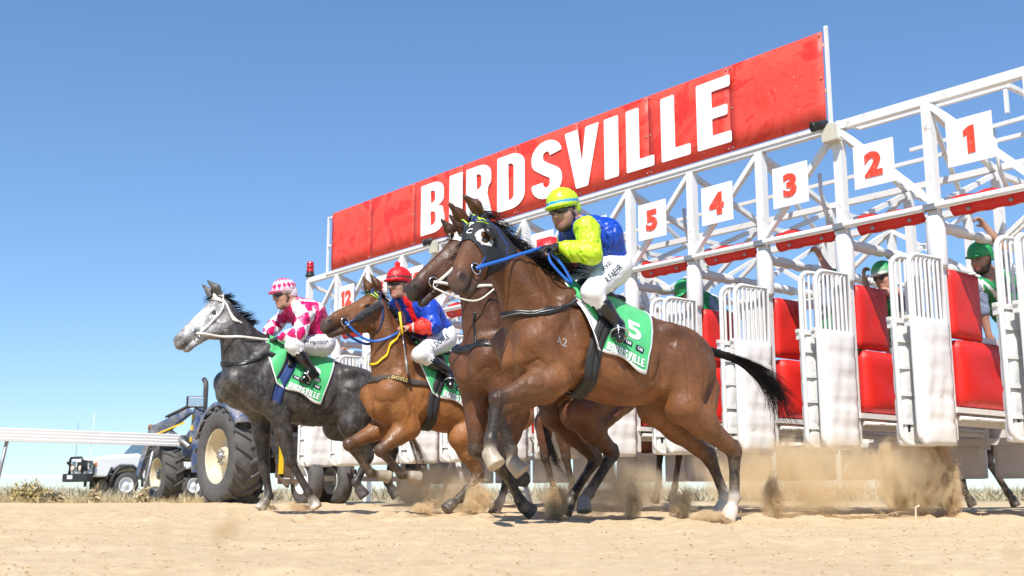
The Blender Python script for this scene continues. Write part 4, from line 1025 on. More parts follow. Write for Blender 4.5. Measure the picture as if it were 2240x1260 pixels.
# ------------------------------------------------------------------ people
SKIN = np.array((.46, .25, .17))
M['skin'] = mat_attr('skin', .45, .08, 40, .15, 150)
M['silk'] = mat_attr('silk', .40, .04, 6, .12, 30, spec=.5)
M['breeches'] = mat_attr('breeches', .5, .03, 8, .12, 26)
M['cotton'] = mat_attr('cotton', .75, .06, 20, .2, 40)
M['boot'] = mat('boot_leather', (.012, .012, .013), .2, 0, .2, 20, (.08, .06, .045), .2, 8, .1, 30, coat=.4)
M['goggle'] = mat('goggle_lens', (.012, .012, .014), .05, 0, .1, 20, coat=1)
M['glove'] = mat('glove_black', (.014, .014, .015), .6, 0, .2, 30, None, 0, 3, .3, 120)
M['hair_dark'] = mat('hair_dark', (.02, .014, .010), .6, 0, .3, 60, None, 0, 3, .8, 90)
def human_head(f, c, fw, up, s=1.0, beard=None, skin=SKIN):
    fw = nrm(fw); up = nrm(np.asarray(up)-fw*np.dot(up, fw)); lf = np.cross(up, fw); R = np.stack([fw, lf, up]); sk = tuple(skin); bd = tuple(skin if beard is None else np.asarray(beard))
    P = lambda x, y, z: c+s*(fw*x+lf*y+up*z)
    def E(x, y, z, r, k=.02, col=sk, op='u'): f.ell(P(x, y, z), np.asarray(r)*s, R, k, col, op)
    E(-.01, 0, .035, (.098, .077, .095), .02); E(.035, 0, -.035, (.062, .062, .080), .03); E(.05, 0, -.095, (.042, .042, .035), .03, bd); E(.078, 0, -.108, (.022, .024, .020), .02, bd)
    for q in (1, -1):
        E(.048, .045*q, -.035, (.035, .022, .03), .02); E(-.012, .076*q, -.012, (.022, .010, .032), .008); E(.03, .048*q, -.085, (.04, .018, .035), .02, bd)
        E(.088, .033*q, .002, (.016, .020, .011), .008, tuple(skin*.55), 's'); f.ell(P(.082, .033*q, .004), np.array((.012, .013, .009))*s, R, .004, (.03, .02, .018)); E(.087, .034*q, .022, (.014, .024, .007), .008, tuple(skin*.5))
    f.cone(P(.092, 0, .012), P(.118, 0, -.032), .010*s, .014*s, .012, sk); E(.100, 0, -.036, (.016, .019, .010), .008)
    E(.092, 0, -.066, (.012, .024, .007), .006, tuple(skin*np.array((.9, .55, .55)))); E(.090, 0, -.080, (.013, .022, .007), .006, tuple(skin*np.array((.9, .6, .6))))
    return P, R
def hand_prims(f, wrist, d, nrm_, s=1, col=None, curl=1.0, spread=.0, thumb=1):
    """hand from the wrist along d; nrm_ = direction the fingers curl toward; five fingers wrapped round what is held"""
    d = nrm(d); n = nrm(np.asarray(nrm_)-d*np.dot(nrm_, d)); b = np.cross(d, n)
    f.cone(wrist, wrist+d*.03*s, .028*s, .030*s, .015, col, (n, 1.4)); f.ell(wrist+d*.062*s, np.array((.048, .040, .018))*s, np.stack([d, b, n]), .012, col)
    for i, (o, L) in enumerate(((.030, .070), (.011, .080), (-.010, .075), (-.029, .060))):
        k0 = wrist+d*.095*s+b*o*s; a1 = radians(38*curl); a2 = radians(110*curl); a3 = radians(170*curl)
        p1 = k0+(d*cos(a1)+n*sin(a1))*L*.5*s; p2 = p1+(d*cos(a2)+n*sin(a2))*L*.36*s; p3 = p2+(d*cos(a3)+n*sin(a3))*L*.26*s
        f.chain([k0-d*.02*s, k0, p1, p2, p3], [.0105*s, .0105*s, .0098*s, .009*s, .008*s], .005, col)
    t0 = wrist+d*.035*s+b*.032*s*thumb; t1 = t0+(d*.6+n*.35+b*thumb*.55)*.035*s; t2 = t1+(d*.6+n*.8-b*thumb*.15)*.032*s
    f.chain([t0, t1, t2], [.015*s, .0125*s, .0095*s], .008, col)
def folds(V, n, amp, sc, seed, dirs=None):
    wv = np.stack([fbm(V*5+i*9.1, 2, seed+i) for i in range(3)], 1)*.05; U = (V+wv)*sc
    q = fbm(U, 2, seed); r = np.abs(fbm(U*1.5+5, 2, seed+3)); cr = np.exp(-(r/.12)**2); return V+n*(amp*(q*.6+.35-cr*.9))[:, None]
def silk_cap(root, P, R, c, s, cover, stripe=None, pom=None, brim_col=None, diamonds=None, name='helmet', peak=True):
    f = Field(); fw, lf, up = R; b0 = P(.0, 0, .028)
    f.ell(P(-.006, 0, .055), np.array((.121, .102, .106))*s, R, .01, None, 'u', [(P(0, 0, .018)-fw*0, -up)])
    f.ell(P(-.05, 0, .005), np.array((.078, .092, .072))*s, R, .02, None, 'u', [(P(0, 0, -.035), -up)])
    if peak: f.ell(P(.075, 0, .034), np.array((.085, .085, .016))*s, R, .012, tuple(brim_col) if brim_col is not None else None)
    if pom is not None: f.ell(P(.0, 0, .182), np.array((.026, .026, .026))*s, R, .006, tuple(pom))
    V, Q = f.mesh(.0075*s, 1); V = folds(V, normals(V, Q), .004, 22, 3); C = f.colors(V, np.asarray(cover))
    L = (V-P(0, 0, .02))@np.stack([fw, lf, up]).T
    if diamonds is not None:
        an = np.arctan2(L[:, 1], L[:, 0])*.11; hh = L[:, 2]; d = ((np.floor((an+hh*.8)/.052)+np.floor((an-hh*.8)/.052)) % 2 == 0) & (hh > .02); C[d] = diamonds
    if stripe is not None:
        m = np.abs(L[:, 2]-.035-.05*L[:, 0]) < .008; C[m] = stripe
    organic(name, V, Q, M['silk'], root, C)
def goggles(root, P, R, s, strap_col='leather_black', frame_mat=None, up_on=False):
    f = Field(); z = .004
    f.ell(P(.070, 0, z), np.array((.046, .074, .026))*s, R, .006)
    V, Q = f.mesh(.006*s, 1); o = organic('goggles', V, Q, M['goggle'], root)
    fw, lf, up = R; t = MB(); pts = []
    for a in range(-150, 151, 12): pts.append(P(.001+.100*cos(radians(a))-.005, .083*sin(radians(a)), z+.010+.0*a))
    t.tube([Vector(p) for p in pts], .007*s, 6); t.build('strap', M[frame_mat or strap_col], o)
def rider(fr, J, c, label, jersey_fn, breech=(.80, .80, .80), scale=1.0, face=None, up=None, cap=None, gloves=True, beard=None, text=None, goggle_frame=None, collar=None, arm_bare=False):
    """J: dict of local joints (horse frame). jersey_fn(V, part coordinates)->colours"""
    g = empty('person', fr.loc+fr.f*float(J['pelvis'][0]), fr.rz, label, 'person', 'jockeys riding the racehorses'); off = np.array([J['pelvis'][0], 0, 0.])
    J = {k: np.asarray(v, float)-(off if k not in ('back', 'hdL', 'hdR', 'curlL', 'curlR') else 0) for k, v in J.items()}
    J['loc'] = off
    for k in ('hip', 'knee', 'ankle', 'toe'):
        if k+'R' not in J: J[k+'R'] = J[k+'L']*np.array([1, -1, 1])
    lat = np.array([0, 1., 0]); Wd = (lat, .70); s = scale
    hd = J['head']; fw = nrm(face if face is not None else (1, .1, -.1)); up = nrm(up if up is not None else (0.1, 0, 1))
    # skin: whole body under the clothes, one surface
    f = Field(); P, R = human_head(f, hd, fw, up, s, beard)
    f.cone(P(-.03, 0, -.06), J['neck'], .050*s, .056*s, .03); f.chain([J['neck'], (J['neck']+J['pelvis'])/2, J['pelvis']], [.085*s, .10*s, .10*s], .05, None, Wd)
    for q in 'LR':
        f.chain([J['neck']+(J['sh'+q]-J['neck'])*.4, J['sh'+q], J['el'+q], J['wr'+q]], [.05, .045, .036, .024], .02)
        f.chain([J['pelvis'], J['hip'+q], J['knee'+q], J['ankle'+q]], [.08, .075, .045, .03], .03)
        d = J['wr'+q]-J['el'+q]; hand_prims(f, J['wr'+q]-nrm(d)*.01, J.get('hd'+q, d), J.get('curl'+q, np.array([0, -.2 if q == 'L' else .2, -1])), .92, None, 1.0, 0, 1 if q == 'L' else -1)
    V, Q = f.mesh(.0075, 1); body = organic('body', V, Q, M['skin'], g, f.colors(V, SKIN, .004))
    # jersey
    f = Field(); mid = J['pelvis']*.45+J['neck']*.55; back = J.get('back', np.zeros(3)); low = J['pelvis']*.86+J['neck']*.14
    f.chain([J['neck']*.93+mid*.07, mid+back, low], [.098*s, .146*s, .130*s], .06, None, Wd)
    f.cone(P(-.03, 0, -.105), J['neck'], .062*s, .080*s, .02)
    for q in 'LR':
        f.cone(J['neck']*.75+mid*.25, J['sh'+q], .085*s, .078*s, .04); f.cone(J['sh'+q], J['el'+q], .072*s, .062*s, .03)
        e, w = J['el'+q], J['wr'+q]; f.cone(e, e+(w-e)*.45, .066*s, .060*s, .03); f.cone(e+(w-e)*.45, e+(w-e)*.86, .060*s, .036*s, .02)
        if not arm_bare: f.cone(e+(w-e)*.86, e+(w-e)*.97, .034*s, .033*s, .006)
    V, Q = f.mesh(.0085, 2); n = normals(V, Q); V = folds(V, n, .013, np.array([8, 11, 5.]), 11); V = folds(V, normals(V, Q), .006, np.array([12, 20, 16.]), 4)
    jv = (V, J); organic('jersey', V, Q, M['silk'], g, jersey_fn(V, J))
    # breeches
    f = Field(); pv = J['pelvis']
    f.cone(low, pv, .125*s, .135*s, .03, None, Wd)
    for q in 'LR':
        f.ell(J['hip'+q]+(pv-J['hip'+q])*.3, np.array((.13, .10, .12))*s, None, .05); f.cone(J['hip'+q], J['knee'+q], .105*s, .070*s, .04); k = J['knee'+q]; a = J['ankle'+q]
        f.cone(k, k+(a-k)*.34, .067*s, .056*s, .02)
    V, Q = f.mesh(.0085, 2); n = normals(V, Q); V = folds(V, n, .004, 10, 21); br = organic('breeches', V, Q, M['breeches'], g, np.tile(breech, (len(V), 1))); bb = bvh_of(V, Q)
    if text:
        for (tx, size, shear, t, du, col) in text:
            me = font_mesh('name', tx, size, .004, 0, shear); h_, k_ = J['hipL'], J['kneeL']; o = h_+(k_-h_)*t; xd = nrm(h_-k_)
            nd = nrm(np.cross(xd, np.cross(lat+np.array([0, 0, .25]), xd))); yd = np.cross(nd, xd); yd = yd if yd[2] > 0 else -yd
            def to3(x, y):
                p = o+xd*x+yd*(y+du); hit = bb.ray_cast(Vector(p+nd*.4), Vector(-nd), .8); return (np.array(hit[0])+nd*.003) if hit[0] is not None else p+nd*.1
            decal('name_print', me, to3, M['print_navy'] if col is None else col, br)
    # boots
    for q in 'LR':
        f = Field(); k, a, t = J['knee'+q], J['ankle'+q], J['toe'+q]; kk = k+(a-k)*.24
        f.chain([kk, kk+(a-kk)*.35, a], [.058*s, .057*s, .042*s], .02); ft = nrm(t-a); 
        heel = a-np.array([0, 0, .03])-nrm(ft*np.array([1, 1, 0]))*.045
        f.cone(heel, a+ft*.06-np.array([0, 0, .02]), .034*s, .036*s, .02); f.cone(a+ft*.04-np.array([0, 0, .02]), t, .038*s, .028*s, .02); f.cone(a, a+(t-a)*.4, .042*s, .04*s, .02)
        V, Q = f.mesh(.008, 2); V = folds(V, normals(V, Q), .003, 25, 8); bt = organic('boot', V, Q, M['boot'], g)
        c0 = a+(t-a)*.62; st = MB(); ax = nrm(np.cross(t-a, lat)); ring_ax = nrm(t-a)
        u = nrm(np.cross(ring_ax, [0, 1, .1])); w_ = np.cross(ring_ax, u)
        st.tube([Vector(c0+(u*cos(x)+w_*sin(x))*.058) for x in np.linspace(0, 2*pi, 19)[:-1]], .006, 6, closed=True); st.build('stirrup', M['chrome'], bt)
    if gloves:
        for q in 'LR':
            f = Field(); d = J['wr'+q]-J['el'+q]; w = J['wr'+q]; f.cone(w-nrm(d)*.05, w, .034, .032, .01)
            hand_prims(f, w-nrm(d)*.01, J.get('hd'+q, d), J.get('curl'+q, np.array([0, -.2 if q == 'L' else .2, -1])), 1.08, None, 1.0, 0, 1 if q == 'L' else -1)
            V, Q = f.mesh(.006, 1); organic('glove', V, Q, M['glove'], g)
    silk_cap(g, P, R, hd, s, **cap); goggles(g, P, R, s, frame_mat=goggle_frame)
    cs = MB()
    for q in (1, -1): cs.tube([Vector(P(.0, .080*q, .02)), Vector(P(.015, .078*q, -.05)), Vector(P(.045, .045*q, -.12)), Vector(P(.06, .0, -.135))], .006, 6)
    cs.build('chin_strap', M['leather_black'], g)
    return dict(root=g, P=P, R=R, J=J)
def seg_param(V, a, b):
    d = b-a; L = np.linalg.norm(d); t = (V-a)@d/L/L; r = np.linalg.norm(V-a-np.clip(t, 0, 1)[:, None]*d, axis=1); return t, r
# ------------------------------------------------------------------ the field of runners
def white_sock(center, r): 
    def fn(V, C, L):
        d = np.linalg.norm(V-center, axis=1); t = np.clip((r-d)/.03+.5, 0, 1)[:, None]; return C*(1-t)+np.array(SOCK)*t
    return fn
FA = Frame(1235, 612, 7.1, 212); JA = FA.J
def build_A():
    pl = JA(1042, 488, 0); mz = FA.solve(pl, 980, 688, .85, .0)
    H = horse(dict(frame=FA, label='big bay horse nearest the camera wearing a black hood with white eye ring', coat=(.172, .066, .021), dark=BLACK, voxel=.0105,
        croup=JA(1490, 722), poll=pl, muzzle=mz, mouth=.08, muzzle_col=(.075, .054, .046), roll=0, group='racehorses leaving the gate',
        legs=dict(FL=dict(j=[JA(1212, 828, .17), JA(1088, 872, .17), JA(1073, 962, .17), JA(1074, 1020, .19)], toe=np.array([-.25, .55, -.8]), hoof=HOOF_PALE),
                  FR=dict(j=[JA(1190, 848, -.15), JA(1085, 900, -.15), JA(1118, 985, -.13), JA(1130, 1035, -.11)], toe=np.array([-.5, .5, -.7]), hoof=HOOF_PALE),
                  HL=dict(j=[JA(1492, 888, .17), JA(1606, 988, .15), JA(1606, 1090, .14), JA(1592, 1138, .14)], toe=np.array([.55, 0, -.8]), sock=SOCK, hoof=(.6, .52, .42)),
                  HR=dict(j=[JA(1432, 893, -.17), JA(1553, 1003, -.13), JA(1586, 1087, -.12), JA(1574, 1127, -.12)], toe=np.array([.55, 0, -.8]), sock=SOCK, hoof=(.6, .52, .42)))))
    return H
FB = Frame(1117, 655, 8.05, 215); JB = FB.J
def build_B():
    pl = JB(1006, 524, 0); mz = FB.solve(pl, 884, 657, .61, .0)
    return horse(dict(frame=FB, label='dark bay horse with white reins half hidden behind the hooded bay', coat=(.125, .046, .018), voxel=.012, croup=np.array([-.95, 0, 1.42]), poll=pl, muzzle=mz, mouth=.3, muzzle_col=(.05, .042, .038), group='racehorses leaving the gate',
        legs=dict(FL=dict(j=[JB(1125, 905, .16), JB(1098, 1022, .16), JB(1137, 1095, .15), JB(1155, 1118, .15)], toe=np.array([-.75, .2, -.5])),
                  FR=dict(j=[JB(1045, 880, -.16), JB(1040, 985, -.16), JB(1105, 1040, -.15), JB(1150, 1055, -.15)], toe=np.array([-.9, .2, .0])),
                  HL=dict(j=[JB(1262, 905, .17), JB(1340, 993, .15), JB(1288, 1078, .14), JB(1270, 1112, .14)], toe=np.array([.2, .3, -.9]), hoof=(.3, .27, .25), sock=(.25, .16, .11)),
                  HR=dict(j=[JB(1215, 905, -.17), JB(1304, 1004, -.15), JB(1252, 1085, -.13), JB(1238, 1116, -.13)], toe=np.array([.5, 0, -.85])))))
FC = Frame(903, 752, 9.7, 215); JC = FC.J
def build_C():
    pl = JC(820, 648, 0); mz = FC.solve(pl, 712, 712, .58, .0)
    return horse(dict(frame=FC, label='bright bay horse with black cheek fleece and yellow neck strap', coat=(.255, .100, .027), voxel=.0125, croup=np.array([-.95, 0, 1.30]), poll=pl, muzzle=mz, mouth=.1, muzzle_col=(.085, .07, .062), group='racehorses leaving the gate',
        legs=dict(FL=dict(j=[JC(893, 935, .16), JC(832, 985, .16), JC(877, 1038, .15), JC(918, 1045, .15)], toe=np.array([-.95, 0, -.15]), hoof=(.40, .34, .27), col=(.026, .016, .011)),
                  FR=dict(j=[JC(850, 930, -.16), JC(763, 972, -.16), JC(810, 1035, -.15), JC(852, 1043, -.15)], toe=np.array([-.95, 0, -.2]), hoof=(.40, .34, .27), col=(.032, .018, .012)),
                  HL=dict(j=[JC(1010, 955, .17), JC(1046, 1038, .15), JC(1005, 1090, .14), JC(975, 1112, .14)], toe=np.array([.7, 0, -.6])),
                  HR=dict(j=[JC(1050, 960, -.17), JC(1110, 1045, -.15), JC(1095, 1095, -.13), JC(1082, 1118, -.13)], toe=np.array([.5, 0, -.85]), sock=SOCK))))
FD = Frame(588, 738, 10.2, 209); JD = FD.J
def grey_paint(V, C, L):
    x = (V-L['poll'])@L['hx']; z = (V-L['poll'])@L['hz_']; near = (np.linalg.norm(V-L['Hf'](.32, 0, -.10), axis=1) < .36)
    t = np.clip((x-.02)/.20, 0, 1)*near*np.clip((z+.26)/.08, 0, 1)*(1-.75*np.clip((x-.46)/.07, 0, 1))
    return C*(1-t[:, None])+np.array([.40, .39, .385])*t[:, None]
def build_D():
    pl = JD(478, 655, 0); mz = FD.solve(pl, 388, 752, .60, .0)
    g = (.045, .040, .0375)
    return horse(dict(frame=FD, label='dapple grey horse leading on the left with white bridle and reins', coat=g, dark=(.035, .030, .028), mat=M['grey_coat'], voxel=.0125, croup=JD(768, 802), poll=pl, muzzle=mz, mouth=.15, muzzle_col=(.16, .14, .13), plain=True, face=(.17, .165, .16), paint=[grey_paint], ears='', group='racehorses leaving the gate',
        legs=dict(FL=dict(j=[JD(612, 905, .16), JD(634, 1008, .16), JD(674, 1078, .15), JD(692, 1108, .15)], toe=np.array([-.35, .35, -.8]), hoof=(.34, .29, .24)),
                  FR=dict(j=[JD(570, 905, -.16), JD(578, 1025, -.16), JD(588, 1085, -.14), JD(572, 1112, -.14)], toe=np.array([.6, 0, -.75]), hoof=(.3, .26, .2)),
                  HL=dict(j=[JD(768, 930, .17), JD(805, 1000, .16), JD(778, 1055, .15), JD(795, 1083, .15)], toe=np.array([-.5, .3, -.75])),
                  HR=dict(j=[JD(735, 935, -.14), JD(860, 985, -.14), JD(848, 1055, -.14), JD(866, 1085, -.14)], toe=np.array([-.5, .3, -.75])))))
FF = Frame(1275, 792, 12.1, 219.6); JF = FF.J
def build_F():
    return horse(dict(frame=FF, label='dark bay horse still coming out of the gate, seen under the front horses', coat=(.115, .040, .016), voxel=.015, croup=np.array([-.95, 0, 1.42]), poll=np.array([.62, 0, 1.95]), muzzle=np.array([1.02, .1, 1.55]), mouth=.2, group='racehorses leaving the gate',
        legs=dict(FL=dict(j=[JF(1228, 920, .16), JF(1238, 1000, .16), JF(1252, 1065, .15), JF(1262, 1090, .15)], toe=np.array([-.5, .2, -.8])),
                  FR=dict(j=[JF(1190, 925, -.16), JF(1192, 1000, -.16), JF(1212, 1072, -.15), JF(1205, 1100, -.15)], toe=np.array([.3, 0, -.9])),
                  HL=dict(j=[JF(1415, 960, .17), JF(1488, 978, .15), JF(1476, 1065, .14), JF(1470, 1098, .14)], toe=np.array([.4, 0, -.9])),
                  HR=dict(j=[JF(1385, 965, -.17), JF(1444, 985, -.15), JF(1440, 1065, -.13), JF(1432, 1100, -.13)], toe=np.array([.4, 0, -.9])))))

# ------------------------------------------------------------------ tack
def neck_ring(H, t, tilt=.0, lo=None):
    c = H['nb']+(H['nm']-H['nb'])*t; ax = nrm(H['nm']-H['nb']); up = nrm(np.cross(H['ey'], ax)); up = up if up[2] > 0 else -up
    pts = []
    for a in np.linspace(0, 2*pi, 25):
        d = up*cos(a)+H['ey']*sin(a); pts.append(c+d*.42+ax*tilt*cos(a))
    return pts
def breast_strap(H, name, mat_, w, z0, z1, back=-.12, off=.008):
    Bf = H['Bf']; pts = [Bf(back, .30, z0), Bf(.08, .28, (z0+z1)/2), Bf(.25, .17, z1), Bf(.33, .0, z1), Bf(.25, -.17, z1), Bf(.08, -.28, (z0+z1)/2), Bf(back, -.30, z0)]
    return strap(name, H['bvh'], pts, w, mat_, H['root'], off, 50)
def shell(H, name, fn, mats, off=.005):
    V, Q = H['V'], H['Q']; n = normals(V, Q); L = (V-H['Hf'](0, 0, 0))@np.stack([H['hx'], H['hy'], H['hz']]).T/H['hs']
    k = fn(L); kq = k[Q].max(1)*(k[Q] > 0).all(1); sel = kq > 0; q = Q[sel]; ids = np.unique(q); mp = np.full(len(V), -1); mp[ids] = np.arange(len(ids))
    me = mesh_np(name, V[ids]+n[ids]*off, mp[q], True)
    for m in mats: me.materials.append(m)
    me.polygons.foreach_set('material_index', (kq[sel]-1).astype(np.int32)); o = link(name, me, H['root'])
    md = o.modifiers.new('s', 'SOLIDIFY'); md.thickness = .004; md.offset = 1; return o
def w2l(fr, p): d = Vector(p)-fr.loc; return np.array([d.dot(fr.f), d.dot(fr.l), d.z])
def dress_A(H):
    saddlecloth(H, '5', True, .10)
    mane_hair(H, 380, .24, .45, 11, .05, .80, .9, None, False)
    d = JA(1556, 776); tail_hair(H, [d+np.array([.06, 0, .03]), JA(1600, 782), JA(1650, 806, .03), JA(1695, 850, .05), JA(1725, 905, .08)], 520, (.015, .125), 5, None, .0026, .034)
    M['hood'] = mat('hood_cloth', (.013, .014, .017), .7, 0, .15, 20, None, 0, 3, .3, 90)
    M['hood_ring'] = mat('hood_ring', (.55, .53, .50), .7, 0, .1, 30)
    def hood(L):
        u, v, w = L.T; k = ((u > -.02) & (u < .245+.10*np.clip(-w/.2, 0, 1)) & (w > -.285) & (w < .035)).astype(int)
        e = np.hypot(u-.165, (w+.062)*1.1); side = np.abs(v) > .045
        k[(e < .036) & side] = 0; k[(e >= .036) & (e < .058) & side & (k > 0)] = 2; return k
    hd = shell(H, 'hood', hood, [M['hood'], M['hood_ring']])
    Hf, hx, hy, hz = H['Hf'], H['hx'], H['hy'], H['hz']
    for s in (1, -1):
        cup = MB(); cup.lathe([(.050, 0), (.052, .012), (.044, .028), (.02, .04), (.0, .043)], Hf(.118, .092*s, -.068), tuple(hy*s*.9-hx*.55), 16); cup.build('blinker_cup', M['leather_black'], hd)
    for ch, u, dv in (('P', .10, .012), ('C', .165, .016)):
        me = font_mesh('letter', ch, .062, .006); nd = nrm(hz+.45*hy); xd = nrm(np.cross(nd, hx))
        def to3(x, y, u=u, dv=dv):
            p = Hf(u, dv, 0)+xd*(-x)*-1*1.0-hx*y; hit = H['bvh'].ray_cast(Vector(p+nd*.4), Vector(-nd), .8); return (np.array(hit[0])+nd*.012) if hit[0] is not None else p
        decal('hood_letter', me, to3, M['letter_white'], hd)
    bc_ = JA(1241, 745, .30); me = font_mesh('brand', 'A2', .075, .001); fm_ = mat('brand_mark', (.33, .30, .29), .6, 0, .2, 40)
    def tb(x, y):
        p = bc_-H['ex']*x+H['ez']*y; hit = H['bvh'].ray_cast(Vector(p+np.array([0, .3, 0])), Vector((0, -1, 0)), .8); return (np.array(hit[0])+np.array([0, .003, 0])) if hit[0] is not None else p
    decal('brand_mark', me, tb, fm_, H['root'])
    bit = bridle(H, 'strap_navy', 'lime', .022, brow_lime=True)
    breast_strap(H, 'breastplate', M['leather_black'], .040, -.10, -.34, -.10, .010); breast_strap(H, 'breastplate_edge', M['grey_metal'], .004, -.10, -.34, -.10, .016)
    return bit
def dress_B(H):
    saddlecloth(H, '9'); mane_hair(H, 150, .2, .3, 12)
    bit = bridle(H, 'strap_white', 'strap_white', .022)
    breast_strap(H, 'breastplate', M['leather_black'], .05, -.40, -.46); strap('martingale', H['bvh'], [H['Bf'](.30, .10, -.45), H['Bf'](.34, .09, -.30), H['nb']+(H['nm']-H['nb'])*.55+np.array([.2, .12, 0])], .018, M['leather_black'], H['root'], .008, 20)
    lp = [bit[1], bit[1]+np.array([.0, .05, -.06]), H['nm']+np.array([.16, .16, -.10]), H['nm']+np.array([-.02, .20, .02])]
    ribbon('running_rein', lp, .013, M['strap_white'], H['root'])
    d = np.array([-1.22, 0, 1.20]); tail_hair(H, [d, d+[-.08, 0, -.05], d+[-.14, 0, -.25], d+[-.14, 0, -.5]], 90, (.02, .06), 6)
    return bit
def dress_C(H):
    saddlecloth(H, '7'); mane_hair(H, 320, .13, .5, 13, .05, .97, .4)
    bit = bridle(H, 'strap_navy', 'lime', .02, brow_lime=True)
    b = breast_strap(H, 'breast_girth', M['strap_brown'], .052, -.36, -.40, -.16, .009)
    me = font_mesh('name', 'J DOYLE', .045, .003); Bf = H['Bf']
    def to3(x, y):
        p = Bf(.20, .5, -.40)-nrm(H['ex']-.55*H['ey'])*x+H['ez']*(y+.014); dd = nrm(-H['ey']-.55*H['ex']); hit = H['bvh'].ray_cast(Vector(p+H['ex']*.15), Vector(dd), 1.2); return (np.array(hit[0])-dd*.017) if hit[0] is not None else p
    decal('name_print', me, to3, M['gold'], b)
    L_ = [JC(866, 733, .07), JC(858, 748, .14), JC(840, 772, .20), JC(815, 790, .18), JC(797, 797, .10)]; pts = L_+[JC(790, 798, 0)]+[p*np.array([1, -1, 1]) for p in L_[::-1]]; strap('neck_strap', H['bvh'], pts, .022, M['yellow_strap'], H['root'], .012, 90)
    Hf = H['Hf']
    for s in (1, -1):
        f = Field(); f.cone(np.array(H['bvh'].find_nearest(Vector(Hf(.06, .12*s, -.08)))[0]), np.array(H['bvh'].find_nearest(Vector(Hf(.30, .10*s, -.13)))[0]), .036, .036, .01)
        V, Q = f.mesh(.009, 1); n = normals(V, Q); V = V+n*(.007*fbm(V*90, 2, 3))[:, None]; organic('cheek_fleece', V, Q, M['fleece'], H['root'])
    d = np.array([-1.25, 0, 1.08]); tail_hair(H, [d, d+[-.12, 0, .0], JC(1205, 985), JC(1232, 1030)], 120, (.02, .09), 6)
    return bit
def dress_D(H):
    saddlecloth(H, '2', True, 0, .055, .02, ('elastic_blue', 'elastic_black')); mane_hair(H, 230, .105, .95, 14, .30, .93, .25, r=.003)
    bit = bridle(H, 'strap_white', 'strap_white', .020)
    breast_strap(H, 'breastplate', M['leather_black'], .034, -.12, -.36, -.06)
    tail_hair(H, [JD(880, 905, -.05), JD(888, 930, 0), JD(905, 970, 0), JD(925, 1028, 0)], 150, (.02, .07), 7, M['tail_brown'])
    return bit
def dress_F(H):
    saddlecloth(H, '4', True)
    d = JF(1428, 905); mane_hair(H, 80, .15, .3, 15); tail_hair(H, [np.array([-1.22, 0, 1.20]), np.array([-1.30, 0, 1.15]), np.array([-1.36, .0, .95]), np.array([-1.37, 0, .65])], 90, (.02, .05), 8)

# ------------------------------------------------------------------ jockeys
def arm_dist(V, J):
    d = np.full(len(V), 9.); t_ = np.zeros(len(V))
    for q in 'LR':
        for a, b, o in ((J['sh'+q], J['el'+q], 0), (J['el'+q], J['wr'+q], 1)):
            t, r = seg_param(V, a, b); m = r < d; d[m] = r[m]; t_[m] = o+np.clip(t[m], 0, 1)
    return d, t_
def torso_dist(V, J):
    k = np.array([1, .7, 1]); t, r = seg_param(V*k, J['pelvis']*k, J['neck']*k); return r-.140+.064, t
def jersey_A(V, J):
    d, t = arm_dist(V, J); r, _ = torso_dist(V, J); C = np.tile((.004, .055, .42), (len(V), 1)); C[(d < r)] = (.48, .72, .018); return C
def jersey_C(V, J):
    d, t = arm_dist(V, J); r, tt = torso_dist(V, J); C = np.tile((.010, .060, .48), (len(V), 1)); arm = d < r
    y = V[:, 1]; fx = nrm(J['neck']-J['pelvis']); front = ((V-J['pelvis'])@nrm(np.array([fx[2], 0, -fx[0]]))) > 0
    C[(~arm) & front & (np.abs(np.abs(y-.02)-.075) < .028)] = (.72, .012, .015)
    C[arm & (t > 1.05)] = (.80, .035, .018); C[arm & (t > 1.80) & (t < 1.87)] = (.8, .8, .8); return C
def limb_angle(V, a, b):
    ax = nrm(b-a); u = nrm(np.cross(ax, [0, 1, .2])); w = np.cross(ax, u); return np.arctan2((V-a)@u, (V-a)@w)
def jersey_D(V, J):
    d, t = arm_dist(V, J); r, tt = torso_dist(V, J); C = np.tile((.62, .008, .13), (len(V), 1)); arm = d < r+.004; W = (.84, .82, .84)
    th = np.zeros(len(V)); bd = np.full(len(V), 9.)
    for q in 'LR':
        for a, b in ((J['sh'+q], J['el'+q]), (J['el'+q], J['wr'+q])):
            _, rr = seg_param(V, a, b); m = rr < bd; bd[m] = rr[m]; th[m] = limb_angle(V[m], a, b)
    A_ = t*1.55+.25; B_ = th*3/(2*pi); dm = ((np.floor(A_+B_)+np.floor(A_-B_)) % 2 == 0); C[arm & dm] = W
    th2 = limb_angle(V, J['pelvis'], J['neck']); A2 = tt*2.0+.4; B2 = th2*5/(2*pi); bk = (~arm) & (((np.floor(A2+B2)+np.floor(A2-B2)) % 2) == 0) & (tt > .62); C[bk & (np.abs(V[:, 1]) > .10)] = W; return C
def jersey_red(V, J): return np.tile((.62, .02, .02), (len(V), 1))
